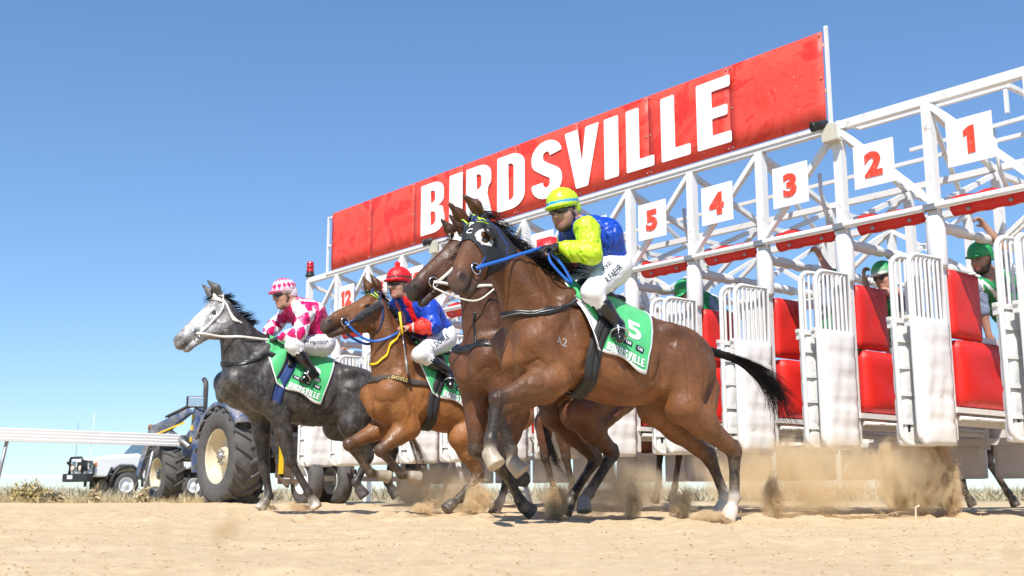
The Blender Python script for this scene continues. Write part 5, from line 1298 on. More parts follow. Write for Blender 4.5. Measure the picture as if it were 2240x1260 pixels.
def reins(name, H, bit, R, mat_, w=.020, sag=.02, tail_to=None):
    J = R['J']; off = J['loc']
    for s, q in ((1, 'L'), (-1, 'R')):
        w_ = J['wr'+q]+off; d = nrm(J['wr'+q]-J['el'+q]); hnd = w_+d*.075+np.array([0, 0, -.01]); b = bit[s]; pts = []
        for i in range(13):
            u = i/12; m = b*(1-u)+hnd*u-np.array([0, 0, sag*4*u*(1-u)])
            if 0 < i < 12:
                for k in range(14):
                    l, n, ix, dd = H['bvh'].find_nearest(Vector(m))
                    if (Vector(m)-l).dot(n) > .014: break
                    m = m+np.array([0, .018*s, .004])
            pts.append(m)
        for _ in range(2): pts = [pts[0]]+[(pts[i-1]+2*pts[i]+pts[i+1])/4 for i in range(1, 12)]+[pts[12]]
        ribbon('rein', pts, w, mat_, H['root'], n=36)
    if tail_to is not None: ribbon('rein_end', tail_to, w*.8, mat_, H['root'])
def jockeys(HA, HB, HC_, HD, HF, bA, bB, bC, bD):
    J = JA; jA = dict(head=J(1234, 462, .02), neck=J(1264, 497, .0), shL=J(1283, 500, .175), shR=J(1250, 500, -.17), elL=J(1293, 556, .27), wrL=J(1218, 541, .13), elR=J(1224, 580, -.24), wrR=J(1200, 556, -.05),
        pelvis=J(1332, 584, 0), hipL=J(1335, 594, .12), kneeL=J(1294, 640, .27), ankleL=J(1352, 712, .27), toeL=J(1356, 742, .34), back=np.array([-.03, 0, .04]), hdL=np.array([1, -.15, -.1]), hdR=np.array([1, .1, -.05]))
    rA = rider(FA, jA, None, 'jockey in blue silks with lime sleeves and lime cap on the nearest horse', jersey_A, face=(1, .42, -.28), up=(.25, 0, 1), cap=dict(cover=(.50, .74, .02), stripe=(.03, .3, .7), brim_col=(.46, .7, .02)), beard=SKIN*.45, text=[('R.FAEHR', .062, 0, .40, -.01, None), ('HORSES', .038, 0, .34, .055, None)])
    h = jA['wrL']+np.array([.08, 0, -.02])
    reins('A', HA, bA, rA, M['strap_blue'], .022, .0, [h, h+[-.02, .03, -.10], h+[-.16, .05, -.22], h+[-.10, .03, -.10], h+[-.01, 0, -.01]])
    J = JC; jC = dict(head=J(873, 622, .02), neck=J(893, 655, 0), shL=J(938, 674, .19), shR=J(872, 668, -.17), elL=J(948, 713, .25), wrL=J(896, 717, .12), elR=J(905, 715, -.25), wrR=J(882, 724, -.06),
        pelvis=J(962, 735, 0), hipL=J(966, 745, .12), kneeL=J(918, 776, .27), ankleL=J(985, 815, .28), toeL=J(986, 845, .33), hdL=np.array([1, -.15, 0]))
    rC = rider(FC, jC, None, 'jockey in blue and red silks with red pompom cap holding a yellow handled whip', jersey_C, face=(1, .30, -.12), up=(.1, 0, 1), cap=dict(cover=(.70, .012, .015), pom=(.70, .012, .015), stripe=(.04, .03, .03)), gloves=False, text=[('J. DOYLE', .066, 0, .40, 0, None)])
    reins('C', HC_, bC, rC, M['strap_blue'], .022, .14)
    J = JD; jD = dict(head=J(622, 645, .02), neck=J(645, 668, 0), shL=J(668, 684, .19), shR=J(630, 684, -.17), elL=J(655, 730, .28), wrL=J(610, 741, .12), elR=J(602, 712, -.22), wrR=J(580, 736, -.06),
        pelvis=J(700, 745, 0), hipL=J(702, 757, .12), kneeL=J(640, 756, .28), ankleL=J(682, 812, .28), toeL=J(660, 832, .30), back=np.array([-.02, 0, .05]))
    rD = rider(FD, jD, None, 'jockey in pink and white diamond silks and diamond cap on the grey', jersey_D, face=(1, .22, -.22), up=(.2, 0, 1), cap=dict(cover=(.80, .78, .8), diamonds=(.62, .008, .13), brim_col=(.62, .01, .13)), goggle_frame='strap_white', text=[('P. Hamblin', .066, .25, .42, 0, None)])
    reins('D', HD, bD, rD, M['strap_white'], .022, .01)
    off = np.array([-.0, 0, 0]); jB = {k: np.array(v)+np.array([-.22-(.16 if k in ('head', 'neck', 'shL', 'shR', 'elL', 'elR') else 0), 0, FB.wz-FA.wz-.10]) for k, v in jA.items() if k not in ('back', 'hdL', 'hdR')}
    rB = rider(FB, {**jB, 'back': jA['back']}, None, 'jockey in red silks hidden behind the lime capped jockey', jersey_red, face=(1, .2, -.2), up=(.2, 0, 1), cap=dict(cover=(.62, .02, .02)))
    reins('B', HB, bB, rB, M['strap_white'], .022, .03)
    # whips: held by hand, things of their own
    def whip(a, b, fr, label, hm):
        r = empty('whip', fr.loc, fr.rz, label, 'whip', 'riding whips'); a, b = np.asarray(a), np.asarray(b); d = nrm(b-a); L = np.linalg.norm(b-a)
        MB().tube([Vector(a), Vector(a+d*L*.36)], [.012, .010], 8).build('handle', M[hm], r); MB().tube([Vector(a+d*L*.36), Vector(a+d*L*.7)], [.006, .005], 6).build('shaft', M['chrome'], r); MB().tube([Vector(a+d*L*.7), Vector(b)], [.009, .012], 8).build('pad', M['grey_metal'], r)
    whip(JC(874, 683, .14), JC(892, 818, .30), FC, 'riding whip with yellow handle in the red capped jockey\'s hand', 'yellow_strap')
# ------------------------------------------------------------------ barrier attendants
GREEN = np.array((.018, .26, .085)); SHIRT = np.array((.23, .29, .40))
class GateFrame:
    def __init__(s): s.loc = G0; s.rz = GA
    def J(s, px, py, t):
        sy, z = gate_s(px, py, t); return np.array([t, sy, z])
GF = GateFrame()
def attendant(label, J, face, up, root_loc=None, beard=None, cap=True, sleeve='long', shades=False, vest=True, badge=True, hat=None, skin=SKIN, shirt=SHIRT, trousers=(.05, .06, .09), s=1.0, frame=GF, group='barrier attendants', lateral=None):
    base = np.array(J['pelvis'])*np.array([1, 1, 0]) if root_loc is None else np.asarray(root_loc)
    R2 = Matrix.Rotation(frame.rz, 3, 'Z'); g = empty('person', frame.loc+R2 @ Vector(base), frame.rz, label, 'person', group)
    J = {k: np.asarray(v, float)-base for k, v in J.items()}; face = nrm(face); lat = nrm(J['shL']-J['shR']); Wd = (lat, .70)
    f = Field(); P, R = human_head(f, J['head'], face, up, s, beard, skin)
    f.cone(P(-.03, 0, -.06), J['neck'], .052*s, .06*s, .03); f.chain([J['neck'], (J['neck']+J['pelvis'])/2, J['pelvis']], [.085, .10, .10], .05, None, Wd)
    for q in 'LR':
        f.chain([J['neck']+(J['sh'+q]-J['neck'])*.4, J['sh'+q], J['el'+q], J['wr'+q]], [.05, .050, .042, .028], .02)
        f.chain([J['pelvis'], J['hip'+q], J['knee'+q], J['ankle'+q]], [.08, .085, .055, .04], .03)
        d = J['wr'+q]-J['el'+q]; hand_prims(f, J['wr'+q]-nrm(d)*.01, d, J.get('curl'+q, np.zeros(3)+[-.6, 0, -.6]+0), .98, None, J.get('cv'+q, [.8])[0] if 'cv'+q in J else .8, 0, 1 if q == 'L' else -1)
    V, Q = f.mesh(.009, 1); organic('body', V, Q, M['skin'], g, f.colors(V, skin, .005))
    f = Field(); mid = J['pelvis']*.45+J['neck']*.55; low = J['pelvis']*.92+J['neck']*.08
    f.chain([J['neck']*.94+mid*.06, mid, low], [.095*s, .142*s, .140*s], .06, None, Wd); f.cone(P(-.03, 0, -.115), J['neck'], .062*s, .078*s, .02)
    for q in 'LR':
        f.cone(J['neck']*.75+mid*.25, J['sh'+q], .08*s, .075*s, .04); e, w = J['el'+q], J['wr'+q]; sh = J['sh'+q]
        f.cone(sh, e*.85+sh*.15, .074*s, .062*s, .03)
    V, Q = f.mesh(.0105, 2); n = normals(V, Q); V = folds(V, n, .008, np.array([8, 9, 6.]), 5); organic('shirt', V, Q, M['cotton'], g, np.tile(shirt, (len(V), 1)))
    if vest:
        f = Field(); f.chain([J['neck']*.93+mid*.07, mid, low], [.100*s, .158*s, .155*s], .06, None, Wd)
        for q in 'LR': f.cone(J['neck']*.75+mid*.25, J['sh'+q]*.9+J['neck']*.1, .094*s, .086*s, .04)
        fwd = nrm(np.cross(lat, J['neck']-J['pelvis'])); fwd = fwd if fwd@face > 0 else -fwd
        f.cone(P(.03, 0, -.13), J['neck']-nrm(J['neck']-J['pelvis'])*.12+fwd*.12, .045, .03, .03, None, None, 's')
        for q in 'LR': f.cone(J['sh'+q]+(J['sh'+q]-J['neck'])*.5, J['sh'+q]+(J['sh'+q]-J['neck'])*.12, .075, .075, .01, None, None, 's')
        V, Q = f.mesh(.0105, 2); n = normals(V, Q); V = folds(V, n, .009, np.array([7, 8, 5.]), 9); C = np.tile(GREEN, (len(V), 1))
        a = (V-J['neck'])@lat; hgt = (V-J['neck'])@nrm(J['neck']-J['pelvis']); fr_ = (V-mid)@fwd
        C[(np.abs(np.abs(a)-.03-np.clip(hgt+.12, 0, 1)*.55) < .011) & (fr_ > .0)] = (.75, .75, .75); C[(np.abs(a) > .183) & (hgt > -.34)] = (.75, .75, .75)
        vo = organic('vest', V, Q, M['cotton'], g, C); vb = bvh_of(V, Q)
        if badge:
            sgn = badge if isinstance(badge, int) else 1; o = J['neck']+lat*.10*sgn-nrm(J['neck']-J['pelvis'])*.13; xd = nrm(-lat*1.0); upv = nrm(J['neck']-J['pelvis']); xd = xd if xd@np.array([0, -1., 0]) > 0 else -xd
            def to3(x, y, off=.006):
                p = o+xd*x+upv*y; hit = vb.ray_cast(Vector(p+fwd*.5), Vector(-fwd), 1); return (np.array(hit[0])+fwd*off) if hit[0] is not None else p+fwd*.15
            bx = MB(); bx.add([(-.045, -.045, 0), (.045, -.045, 0), (.045, .045, 0), (-.045, .045, 0)], [(0, 1, 2, 3)]); b = decal('badge', bx.mesh('badge'), to3, M['print_navy'], vo, .03)
            m3, w3 = word_mesh('tab', 'TAB', .034, .08, 1.1)
            for v in m3.vertices: v.co.x -= w3/2; v.co.y -= .017
            decal('badge_lettering', m3, lambda x, y: to3(x, y, .011), M['print_white'], b)
    f = Field()
    f.cone(low, J['pelvis'], .125*s, .13*s, .03, None, Wd)
    for q in 'LR': f.chain([J['hip'+q], J['knee'+q], J['ankle'+q]], [.105*s, .075*s, .06*s], .03)
    V, Q = f.mesh(.013, 2); V = folds(V, normals(V, Q), .008, 9, 2); organic('trousers', V, Q, M['cotton'], g, np.tile(trousers, (len(V), 1)))
    for q in 'LR':
        f = Field(); a = J['ankle'+q]; fd = nrm(face*np.array([1, 1, 0])); f.chain([a+np.array([0, 0, .06]), a-np.array([0, 0, .03])], [.05, .05], .02); f.cone(a-np.array([0, 0, .045])-fd*.05, a-np.array([0, 0, .05])+fd*.14, .042, .036, .02)
        V, Q = f.mesh(.013, 1); organic('boot', V, Q, M['boot'], g)
    if cap:
        silk_cap(g, P, R, J['head'], s, GREEN*1.25, brim_col=None if hat is None else hat, name='helmet')
        cs = MB()
        for q in (1, -1): cs.tube([Vector(P(-.02, .085*q, .03)), Vector(P(-.005, .083*q, -.05)), Vector(P(.03, .05*q, -.125)), Vector(P(.05, 0, -.14))], .008, 6)
        cs.build('chin_strap', M['leather_black'], g)
    if shades:
        t = MB()
        for q in (1, -1): t.lathe([(0, .012), (.022, .008), (.026, 0), (0, -.002)], P(.098, .036*q, .002), tuple(R[0]+R[1]*.35*q), 12).tube([Vector(P(.095, .062*q, .008)), Vector(P(.0, .080*q, .01))], .004, 5)
        t.build('sunglasses', M['goggle'], g)
    return g
def legs_for(J, dirn=(-.2, 0), drop=.92, spread=.10, foot_z=.93):
    p = J['pelvis']; d = np.array([dirn[0], dirn[1], 0])
    for q, s in (('L', 1), ('R', -1)):
        l = nrm((J['shL']-J['shR'])*np.array([1, 1, 0]))*spread*s
        J['hip'+q] = p+l; J['ankle'+q] = np.array([p[0]+d[0]*.5+l[0]*1.4, p[1]+d[1]*.5+l[1]*1.4, foot_z]); m = (J['hip'+q]+J['ankle'+q])/2; need = max(0, .42**2-(np.linalg.norm(J['hip'+q]-J['ankle'+q])/2)**2)**.5
        J['knee'+q] = m+nrm(np.array([-.8, .3, .1]))*need*.9
    return J
def attendants():
    fd = (-.95, .25, -.12); j = GF.J
    J = dict(head=j(2146, 566, 0.85), neck=j(2178, 612, 0.95), shL=j(2138, 628, 0.82), shR=j(2200, 604, 1.10), elL=j(2152, 690, 0.88), wrL=j(2163, 733, 0.90), elR=j(2196, 543, 0.95), wrR=j(2157, 497, 0.85), pelvis=j(2262, 735, 1.75), curlL=np.array([.2, 0, -1]), curlR=np.array([-.6, .5, .3]))
    b = legs_for(J); bp = np.array([J['pelvis'][0], J['pelvis'][1], 0.])
    for k in ('curlL', 'curlR'): b[k] = b[k]+bp
    attendant('bearded man in green vest and helmet gripping the rail inside the first stall', b, (-.9, .18, -.22), (0, 0, 1), beard=(.05, .03, .022), badge=-1, skin=SKIN*.9)
    J = dict(head=j(1934, 606, 0.72), neck=j(1962, 645, 0.85), shL=j(1925, 668, 0.72), shR=j(1985, 652, 1.00), elL=j(1900, 655, 0.62), wrL=j(1892, 612, 0.66), elR=j(1958, 640, 0.72), wrR=j(1912, 640, 0.55), pelvis=j(1992, 770, 1.40), curlL=np.array([.3, -.6, .3]), curlR=np.array([-.3, 0, -1]))
    J['elR'] = j(1965, 640, .78); b = legs_for(J); bp = np.array([J['pelvis'][0], J['pelvis'][1], 0.])
    for k in ('curlL', 'curlR'): b[k] = b[k]+bp
    attendant('man in sunglasses and green helmet leaning on the red pad of the second stall', b, (-.9, .05, -.22), (0, .1, 1), shades=True, hat=(.78, .78, .76), badge=False)
    J = dict(head=j(1822, 622, 0.73), neck=j(1835, 660, 0.78), shL=j(1812, 665, 0.65), shR=j(1858, 668, 0.88), elL=j(1812, 592, 0.63), wrL=j(1795, 563, 0.61), elR=j(1850, 730, 0.83), wrR=j(1835, 760, 0.73), pelvis=j(1850, 780, 0.98), curlL=np.array([-.6, .4, .3]))
    b = legs_for(J); b['curlL'] = b['curlL']+np.array([J['pelvis'][0], J['pelvis'][1], 0.])
    attendant('man behind the third stall door with one bare arm raised to the rail', b, (-.9, .2, -.1), (0, 0, 1), badge=False)
    J = dict(head=j(1500, 640, 0.63), neck=j(1522, 655, 0.73), shL=j(1515, 678, 0.58), shR=j(1542, 655, 0.88), elL=j(1525, 715, 0.53), wrL=j(1512, 735, 0.48), elR=j(1580, 690, 0.83), wrR=j(1606, 705, 0.78), pelvis=j(1570, 705, 1.13))
    b = legs_for(J); attendant('man bending over in green helmet behind the bay\'s rump', b, (-.8, .2, -.65), (-.4, 0, .9), badge=False)
    # man on foot a long way behind the gate
    class WF: loc = at(2042, 1076, 25)*1.0; rz = radians(200)
    WF.loc = Vector((WF.loc.x, WF.loc.y, 0))
    J = dict(head=(0, 0, 1.62), neck=(0, 0, 1.42), shL=(0, .19, 1.38), shR=(0, -.19, 1.38), elL=(0, .26, 1.1), wrL=(.08, .24, .88), elR=(0, -.26, 1.1), wrR=(.08, -.24, .88), pelvis=(0, 0, .92))
    J = {k: np.array(v, float) for k, v in J.items()}
    for q, s in (('L', 1), ('R', -1)): J['hip'+q] = np.array([0, .1*s, .9]); J['knee'+q] = np.array([.03, .11*s, .48]); J['ankle'+q] = np.array([0, .11*s, .09])
    attendant('man in green vest and jeans standing far behind the gate', J, (1, 0, 0), (0, 0, 1), frame=WF, badge=False, trousers=(.05, .10, .22), group='people behind the gate')
    class WF2: loc = at(745, 1076, 21)*1.0; rz = radians(250)
    WF2.loc = Vector((WF2.loc.x, WF2.loc.y, 1.25)); J2 = {k: v.copy() for k, v in J.items()}
    for k in J2: J2[k][2] += -.0
    plat = MB().box((0, 0, -.06), (1.2, .8, .06)).box((-.5, 0, -.65), (.06, .7, 1.15)).box((.5, 0, -.65), (.06, .7, 1.15)).build('viewing_platform', M['white_steel']); plat.location = WF2.loc; tag(plat, 'small white platform behind the far end of the gate', 'platform')
    attendant('man in dark blue shirt on a platform behind the far end of the gate', J2, (1, 0, 0), (0, 0, 1), frame=WF2, badge=False, vest=False, shirt=(.03, .05, .11), cap=False, group='people behind the gate')

# ------------------------------------------------------------------ tractor
def tyre(mb_t, mb_l, c, r, w, lugs, rim_r):
    mb_t.lathe([(rim_r, -w*.36), (rim_r+.03, -w*.47), (r*.86, -w*.5), (r*.955, -w*.44), (r*.965, 0), (r*.955, w*.44), (r*.86, w*.5), (rim_r+.03, w*.47), (rim_r, w*.36)], c, (0, 1, 0), 48, (1, 0, 0))
    for i in range(lugs):
        for s in (1, -1):
            a0 = 2*pi*(i+(0 if s > 0 else .5))/lugs; pts = []
            for u, wd in ((0, .035), (.5, .045), (1, .055)):
                a = a0+s*.0-u*.22; y = s*(.0+u*w*.52); rr = r*.955 if u < .9 else r*.945
                ca, sa = cos(a), sin(a); ta = Vector((-sa, 0, ca)); ra = Vector((ca, 0, sa)); base = Vector(c)+ra*rr+Vector((0, y, 0))
                pts.append((base-ta*wd*r, base+ta*wd*r, base+ta*wd*r*.7+ra*r*.055, base-ta*wd*r*.7+ra*r*.055))
            vs = [q for p in pts for q in p]; fs = []
            for k in range(2):
                o = k*4
                for e in range(4): fs.append((o+e, o+(e+1) % 4, o+4+(e+1) % 4, o+4+e))
            fs += [(3, 2, 1, 0), (8, 9, 10, 11)]
            mb_l.add(vs, fs)
    # shoulder lugs running down the sidewall
        s = 1
def wheel(parent, c, r, w, lugs, rim_r, rim_mat, side=1):
    t, l = MB(), MB(); tyre(t, l, c, r, w, lugs, rim_r); wo = t.build('wheel', M['rubber'], parent); lo = l.build('tread_lugs', M['rubber'], wo); tag(lo, kind='stuff')
    y = w*.40*side
    rm = MB().lathe([(rim_r+.012, y*1.05), (rim_r-.005, y*1.08), (rim_r-.02, y*.9), (rim_r*.93, y*.1), (rim_r*.80, -y*.05), (rim_r*.42, y*.25), (rim_r*.36, y*.30), (rim_r*.34, y*.62), (rim_r*.22, y*.66), (.0, y*.66)], c, (0, 1, 0), 36).build('rim', rim_mat, wo)
    h = MB().lathe([(rim_r*.16, y*.60), (rim_r*.16, y*.85), (rim_r*.1, y*.95), (0, y*.95)], c, (0, 1, 0), 14)
    h.build('hub', M['grey_metal'], rm)
    for k in range(8):
        a = 2*pi*k/8; p = Vector(c)+Vector((cos(a)*rim_r*.27, y*.62, sin(a)*rim_r*.27)); MB().lathe([(.018, 0), (.018, .03*side), (0, .03*side)], p, (0, 1, 0), 6).build('bolt', M['grey_metal'], rm)
    return wo
def prism(mb, prof, y0, y1):
    n = len(prof); vs = [(x, y0, z) for x, z in prof]+[(x, y1, z) for x, z in prof]
    return mb.add(vs, [tuple(range(n))[::-1], tuple(range(n, 2*n))]+[(i, (i+1) % n, n+(i+1) % n, n+i) for i in range(n)])
def bevel_obj(o, w=.02, seg=2):
    md = o.modifiers.new('b', 'BEVEL'); md.width = w; md.segments = seg; md.limit_method = 'ANGLE'; md.angle_limit = radians(35); return o
def tractor():
    blue = mat('tractor_blue', (.055, .095, .20), .55, 0, .12, 5, (.36, .32, .27), 1.0, 2.5, dthr=.44, coat=.1); cream = mat('cream_rim', (.62, .54, .38), .5, 0, .1, 5, (.38, .27, .16), .7, 5)
    dark = mat('chassis_dark', (.05, .05, .052), .6, 0, .2, 7, (.25, .18, .11), .6, 5)
    hz = pi/2+GA; g = Vector((-sin(GA), cos(GA), 0)); lf = Vector((-cos(GA), -sin(GA), 0))
    wl = at(497, 1076, 17.0); wl.z = 0; o = wl-lf*.86*.93
    r = empty('tractor', o, hz, 'blue farm tractor with front loader and cream wheels parked at the gate end', 'tractor'); r.scale = (.93, .93, .93)
    for s in (1, -1):
        wheel(r, (0, .86*s, .785), .80, .50, 18, .44, cream, s); wheel(r, (2.78, .80*s, .53), .54, .36, 15, .29, cream, s)
        # fender
        f = MB(); n = 10; vs = []; fs = []
        for i in range(n+1):
            a = radians(20+125*i/n); ca, sa = cos(a), sin(a)
            for (dr, y) in ((.90, .62*s), (.905, 1.0*s), (.88, 1.10*s), (.80, 1.11*s)): vs.append((ca*dr*1.02, y, .80+sa*dr))
        for i in range(n):
            for k in range(3): q = i*4+k; fs.append((q, q+1, q+5, q+4))
        f.add(vs, fs, True); fo = f.build('fender', blue, r); md = fo.modifiers.new('s', 'SOLIDIFY'); md.thickness = .02
        # loader arm: upright and boom
        a = MB(); prism(a, [(1.75, .55), (2.05, .55), (2.20, 1.25), (2.12, 1.70), (1.94, 1.72), (1.92, 1.3)], .50*s, .60*s); bevel_obj(a.build('loader_upright', blue, r), .012)
        b = MB(); prism(b, [(1.98, 1.62), (2.12, 1.70), (3.05, 1.56), (3.85, 1.44), (4.4, .55), (4.26, .50), (3.7, 1.22), (3.0, 1.32)], .63*s, .72*s); bm_ = bevel_obj(b.build('loader_boom', blue, r), .012)
        MB().beam((2.12, .676*s, 1.74), (3.08, .676*s, 1.60), .10, .03).build('boom_cover', dark, bm_)
        MB().beam((2.15, .73*s, 1.45), (3.6, .73*s, 1.27), .006, .035).build('gold_stripe', M['yellow_strap'], bm_)
        MB().tube([(2.0, .675*s, 1.0), (3.0, .675*s, 1.36)], .045, 10).build('hydraulic_ram', M['grey_metal'], r)
        MB().lathe([(0, -.06), (.05, -.06), (.05, .06), (0, .06)], (3.8, .675*s, 1.44), (0, 1, 0), 10).build('pivot_pin', mat('rusty_pin', (.28, .12, .05), .8), bm_)
        for i in range(3): MB().box((2.12-.02*i, .60*s+.012*s, 1.15+.2*i), (.05, .02, .09)).build('side_marker', M['yellow_strap'], r)
    me = font_mesh('brand', 'NEW HOLLAND', .15, .010, .002)
    ang = math.atan2(-.155, 1.0); xd = Vector((-cos(ang), 0, -sin(ang))); yd = Vector((-sin(ang), 0, cos(ang)))
    Mx = Matrix(((xd.x, yd.x, 0, 2.95), (0, 0, 1, .732), (xd.z, yd.z, 0, 1.455), (0, 0, 0, 1)))
    link('brand_lettering', me, r, M['grey_metal'], Mx)
    h = MB(); prism(h, [(.55, .85), (3.15, .80), (3.2, 1.20), (2.9, 1.38), (.75, 1.5), (.55, 1.45)], -.33, .33); bevel_obj(h.build('hood', blue, r), .06, 3)
    MB().box((1.3, 0, .70), (2.9, .34, .34)).box((2.78, 0, .55), (.2, 1.3, .16)).box((0, 0, .75), (.5, 1.3, .4)).box((-.1, 0, .95), (.8, .7, .35)).build('chassis', dark, r)
    MB().box((3.22, 0, .98), (.05, .56, .4)).build('grille', M['black_metal'], r)
    MB().tube([(2.1, .30, 1.3), (2.1, .38, 1.5), (2.1, .38, 2.14), (2.12, .38, 2.2), (2.20, .38, 2.26)], .045, 12).build('exhaust_stack', dark, r)
    MB().lathe([(.0, -.12), (.075, -.12), (.09, -.06), (.09, .06), (.075, .12), (0, .12)], (2.0, .44, 1.42), (1, 0, .1), 12).build('muffler', dark, r)
    MB().box((-.25, 0, 1.25), (.5, .5, .12), None, .03).box((-.47, 0, 1.5), (.1, .48, .5), None, .03).build('seat', M['leather_black'], r)
    MB().ring((.45, 0, 1.62), (-.6, 0, .8), .2, .018, 18, 6).tube([(.45, 0, 1.62), (.62, 0, 1.3)], .03, 8).build('steering_wheel', M['black_metal'], r)
    mp = at(427, 879, 17.6); inv = (Matrix.Translation(o) @ Matrix.Rotation(hz, 4, 'Z') @ Matrix.Scale(.93, 4)).inverted(); ml = inv @ mp
    m = MB().box(ml, (.04, .30, .20), Matrix.Rotation(radians(-35), 3, 'Z'), .02).build('mirror', M['black_metal'], r)
    MB().box(ml+Vector((-.03, .0, 0)), (.012, .26, .165), Matrix.Rotation(radians(-35), 3, 'Z'), .01).build('mirror_glass', M['chrome'], m)
    MB().tube([ml-Vector((0, 0, .1)), ml+Vector((0, -.25, -.2)), (ml.x*.6+.3, .62, 1.75), (.72, .55, 1.5)], .014, 6).build('mirror_arm', M['black_metal'], m)
    MB().tube([(.1, 1.0, 1.62), (.25, 1.0, 1.85), (.5, .9, 1.95), (.6, .75, 1.7)], .014, 6).build('handrail', M['black_metal'], r)
    MB().box((.75, .62, .62), (.35, .3, .03)).box((.75, .7, .35), (.3, .2, .03)).beam((.62, .7, .35), (.62, .7, .65), .03).beam((.88, .7, .35), (.88, .7, .65), .03).build('step', dark, r)
    y = MB().box((-.75, .3, .95), (.06, .06, .9)).build('lift_arm', M['yellow_strap'], r)
    MB().box((-.62, .0, .55), (.3, .5, .22)).box((-.8, .2, .38), (.3, .2, .08)).beam((-.6, -.3, .5), (-1.0, -.3, .3), .05).beam((-.6, .3, .5), (-1.0, .3, .3), .05).build('hitch', mat('rust_hitch', (.13, .085, .055), .8, 0, .3, 6), r)

# ------------------------------------------------------------------ utility vehicle
def ute():
    white = mat('ute_white', (.84, .84, .83), .28, 0, .03, 3, (.5, .4, .3), .15, 3, coat=.5); blk = mat('ute_black', (.02, .02, .022), .55, 0, .15, 6, (.2, .15, .1), .3, 5)
    glass = mat('ute_glass', (.10, .15, .16), .06, 0, .1, 2, coat=1)
    c = at(272, 1076, 32.5); hd = radians(224); fx = Vector((cos(hd), sin(hd), 0)); lf = Vector((-sin(hd), cos(hd), 0)); o = Vector((c.x, c.y, 0))-lf*.74
    r = empty('utility_vehicle', o, hd, 'white four wheel drive with black bull bar parked behind the tractor', 'car')
    # origin: front axle centre
    bd = MB(); prism(bd, [(.95, .62), (.97, 1.08), (.90, 1.17), (-.42, 1.28), (-.62, 1.27), (-3.4, 1.25), (-3.4, .62), (-2.5, .62), (-2.42, .85), (-2.15, .98), (-1.9, .85), (-1.82, .62), (.02-.50, .55), (-.42, .80), (-.2, .95), (.2, .95), (.42, .80), (.5, .62)], -.80, .80); bevel_obj(bd.build('body', white, r), .05, 3)
    hd_ = MB(); prism(hd_, [(.9, 1.16), (.5, 1.24), (-.45, 1.32), (-.45, 1.2), (.9, 1.1)], -.62, .62); bevel_obj(hd_.build('bonnet', white, r), .04, 3)
    cb = MB(); prism(cb, [(-.55, 1.27), (-.98, 1.80), (-1.1, 1.87), (-1.95, 1.87), (-2.05, 1.80), (-2.1, 1.27)], -.72, .72); bevel_obj(cb.build('cab', white, r), .05, 3)
    w = MB(); w.add([(-.545, -.64, 1.31), (-.545, .64, 1.31), (-.955, .60, 1.80), (-.955, -.60, 1.80)], [(0, 1, 2, 3)]); wo = w.build('windscreen', glass, r); wo.location = (.018, 0, .012); md = wo.modifiers.new('s', 'SOLIDIFY'); md.thickness = .012
    for s in (1, -1):
        d = MB(); d.add([(-.72, .735*s, 1.32), (-1.95, .735*s, 1.32), (-1.92, .728*s, 1.76), (-1.05, .728*s, 1.76)], [(0, 1, 2, 3)]); do = d.build('side_window', glass, r); md = do.modifiers.new('s', 'SOLIDIFY'); md.thickness = .01
        fl = MB(); n = 10; vs = []; fs = []
        for x0 in (0,):
            for i in range(n+1):
                a = radians(-8+196*i/n)
                for dr, y in ((.47, .78), (.47, .90), (.40, .90)): vs.append((x0+cos(a)*dr*1.08, y*s, .42+sin(a)*dr*1.18))
            for i in range(n):
                for k in range(2): q = i*3+k; fs.append((q, q+1, q+4, q+3))
        fl.add(vs, fs, True); fo = fl.build('fender_flare', blk, r); md = fo.modifiers.new('s', 'SOLIDIFY'); md.thickness = .02
        for x in (0, -2.15):
            t = MB().lathe([(.22, -.1), (.36, -.12), (.385, -.08), (.39, 0), (.385, .08), (.36, .12), (.22, .1)], (x, .74*s, .39), (0, 1, 0), 32).build('wheel', M['rubber'], r)
            MB().lathe([(.225, .10*s), (.21, .11*s), (.19, .06*s), (.12, .05*s), (.07, .09*s), (0, .09*s)], (x, .74*s, .39), (0, 1, 0), 24).build('rim', white, t)
        hl = MB().box((.98, .60*s, .98), (.03, .24, .2), None, .02).build('headlight', M['chrome'], r)
        MB().lathe([(.09, 0), (.08, .02), (0, .03)], (.99, .60*s, .98), (1, 0, 0), 14).build('lens', glass, hl)
        MB().lathe([(0, 0), (.085, 0), (.085, .05), (.075, .06), (0, .06)], (1.12, .27*s, .86), (1, 0, 0), 16).build('driving_light', mat('driving_lens', (.75, .6, .5), .15, 0, .1, 5, coat=.5), r)
        MB().box((.93, .80*s, .98), (.06, .03, .1)).build('indicator', mat('amber', (.8, .25, .03), .3), r)
        MB().beam((.6, .81*s, .55), (.45, .82*s, .9), .03, .05).build('side_brace', blk, r)
    MB().box((.98, 0, .93), (.02, .7, .26)).build('grille', blk, r)
    bb = MB().box((1.10, 0, .60), (.22, 1.66, .24), None, .04); bb.tube([(1.15, -.42, .7), (1.17, -.42, 1.12), (1.17, -.36, 1.17), (1.17, .36, 1.17), (1.17, .42, 1.12), (1.15, .42, .7)], .035, 8)
    for s in (1, -1): bb.tube([(1.15, .42*s, 1.08), (1.1, .78*s, 1.04), (.98, .84*s, .95), (1.02, .84*s, .66)], .03, 8)
    bb.build('bull_bar', blk, r)
    MB().box((1.22, -.25, .62), (.01, .36, .11)).build('number_plate', M['plate_white'], r)
    MB().tube([(-.45, .78, 1.2), (-.75, .80, 1.5), (-.98, .78, 1.86), (-.95, .78, 1.95)], .045, 8).build('snorkel', blk, r)
    MB().tube([(1.0, .55, 1.05), (1.0, .55, 1.45)], .012, 6).tube([(1.0, .55, 1.45), (.96, .55, 2.45)], .008, 6).build('aerial', M['letter_white'], r)
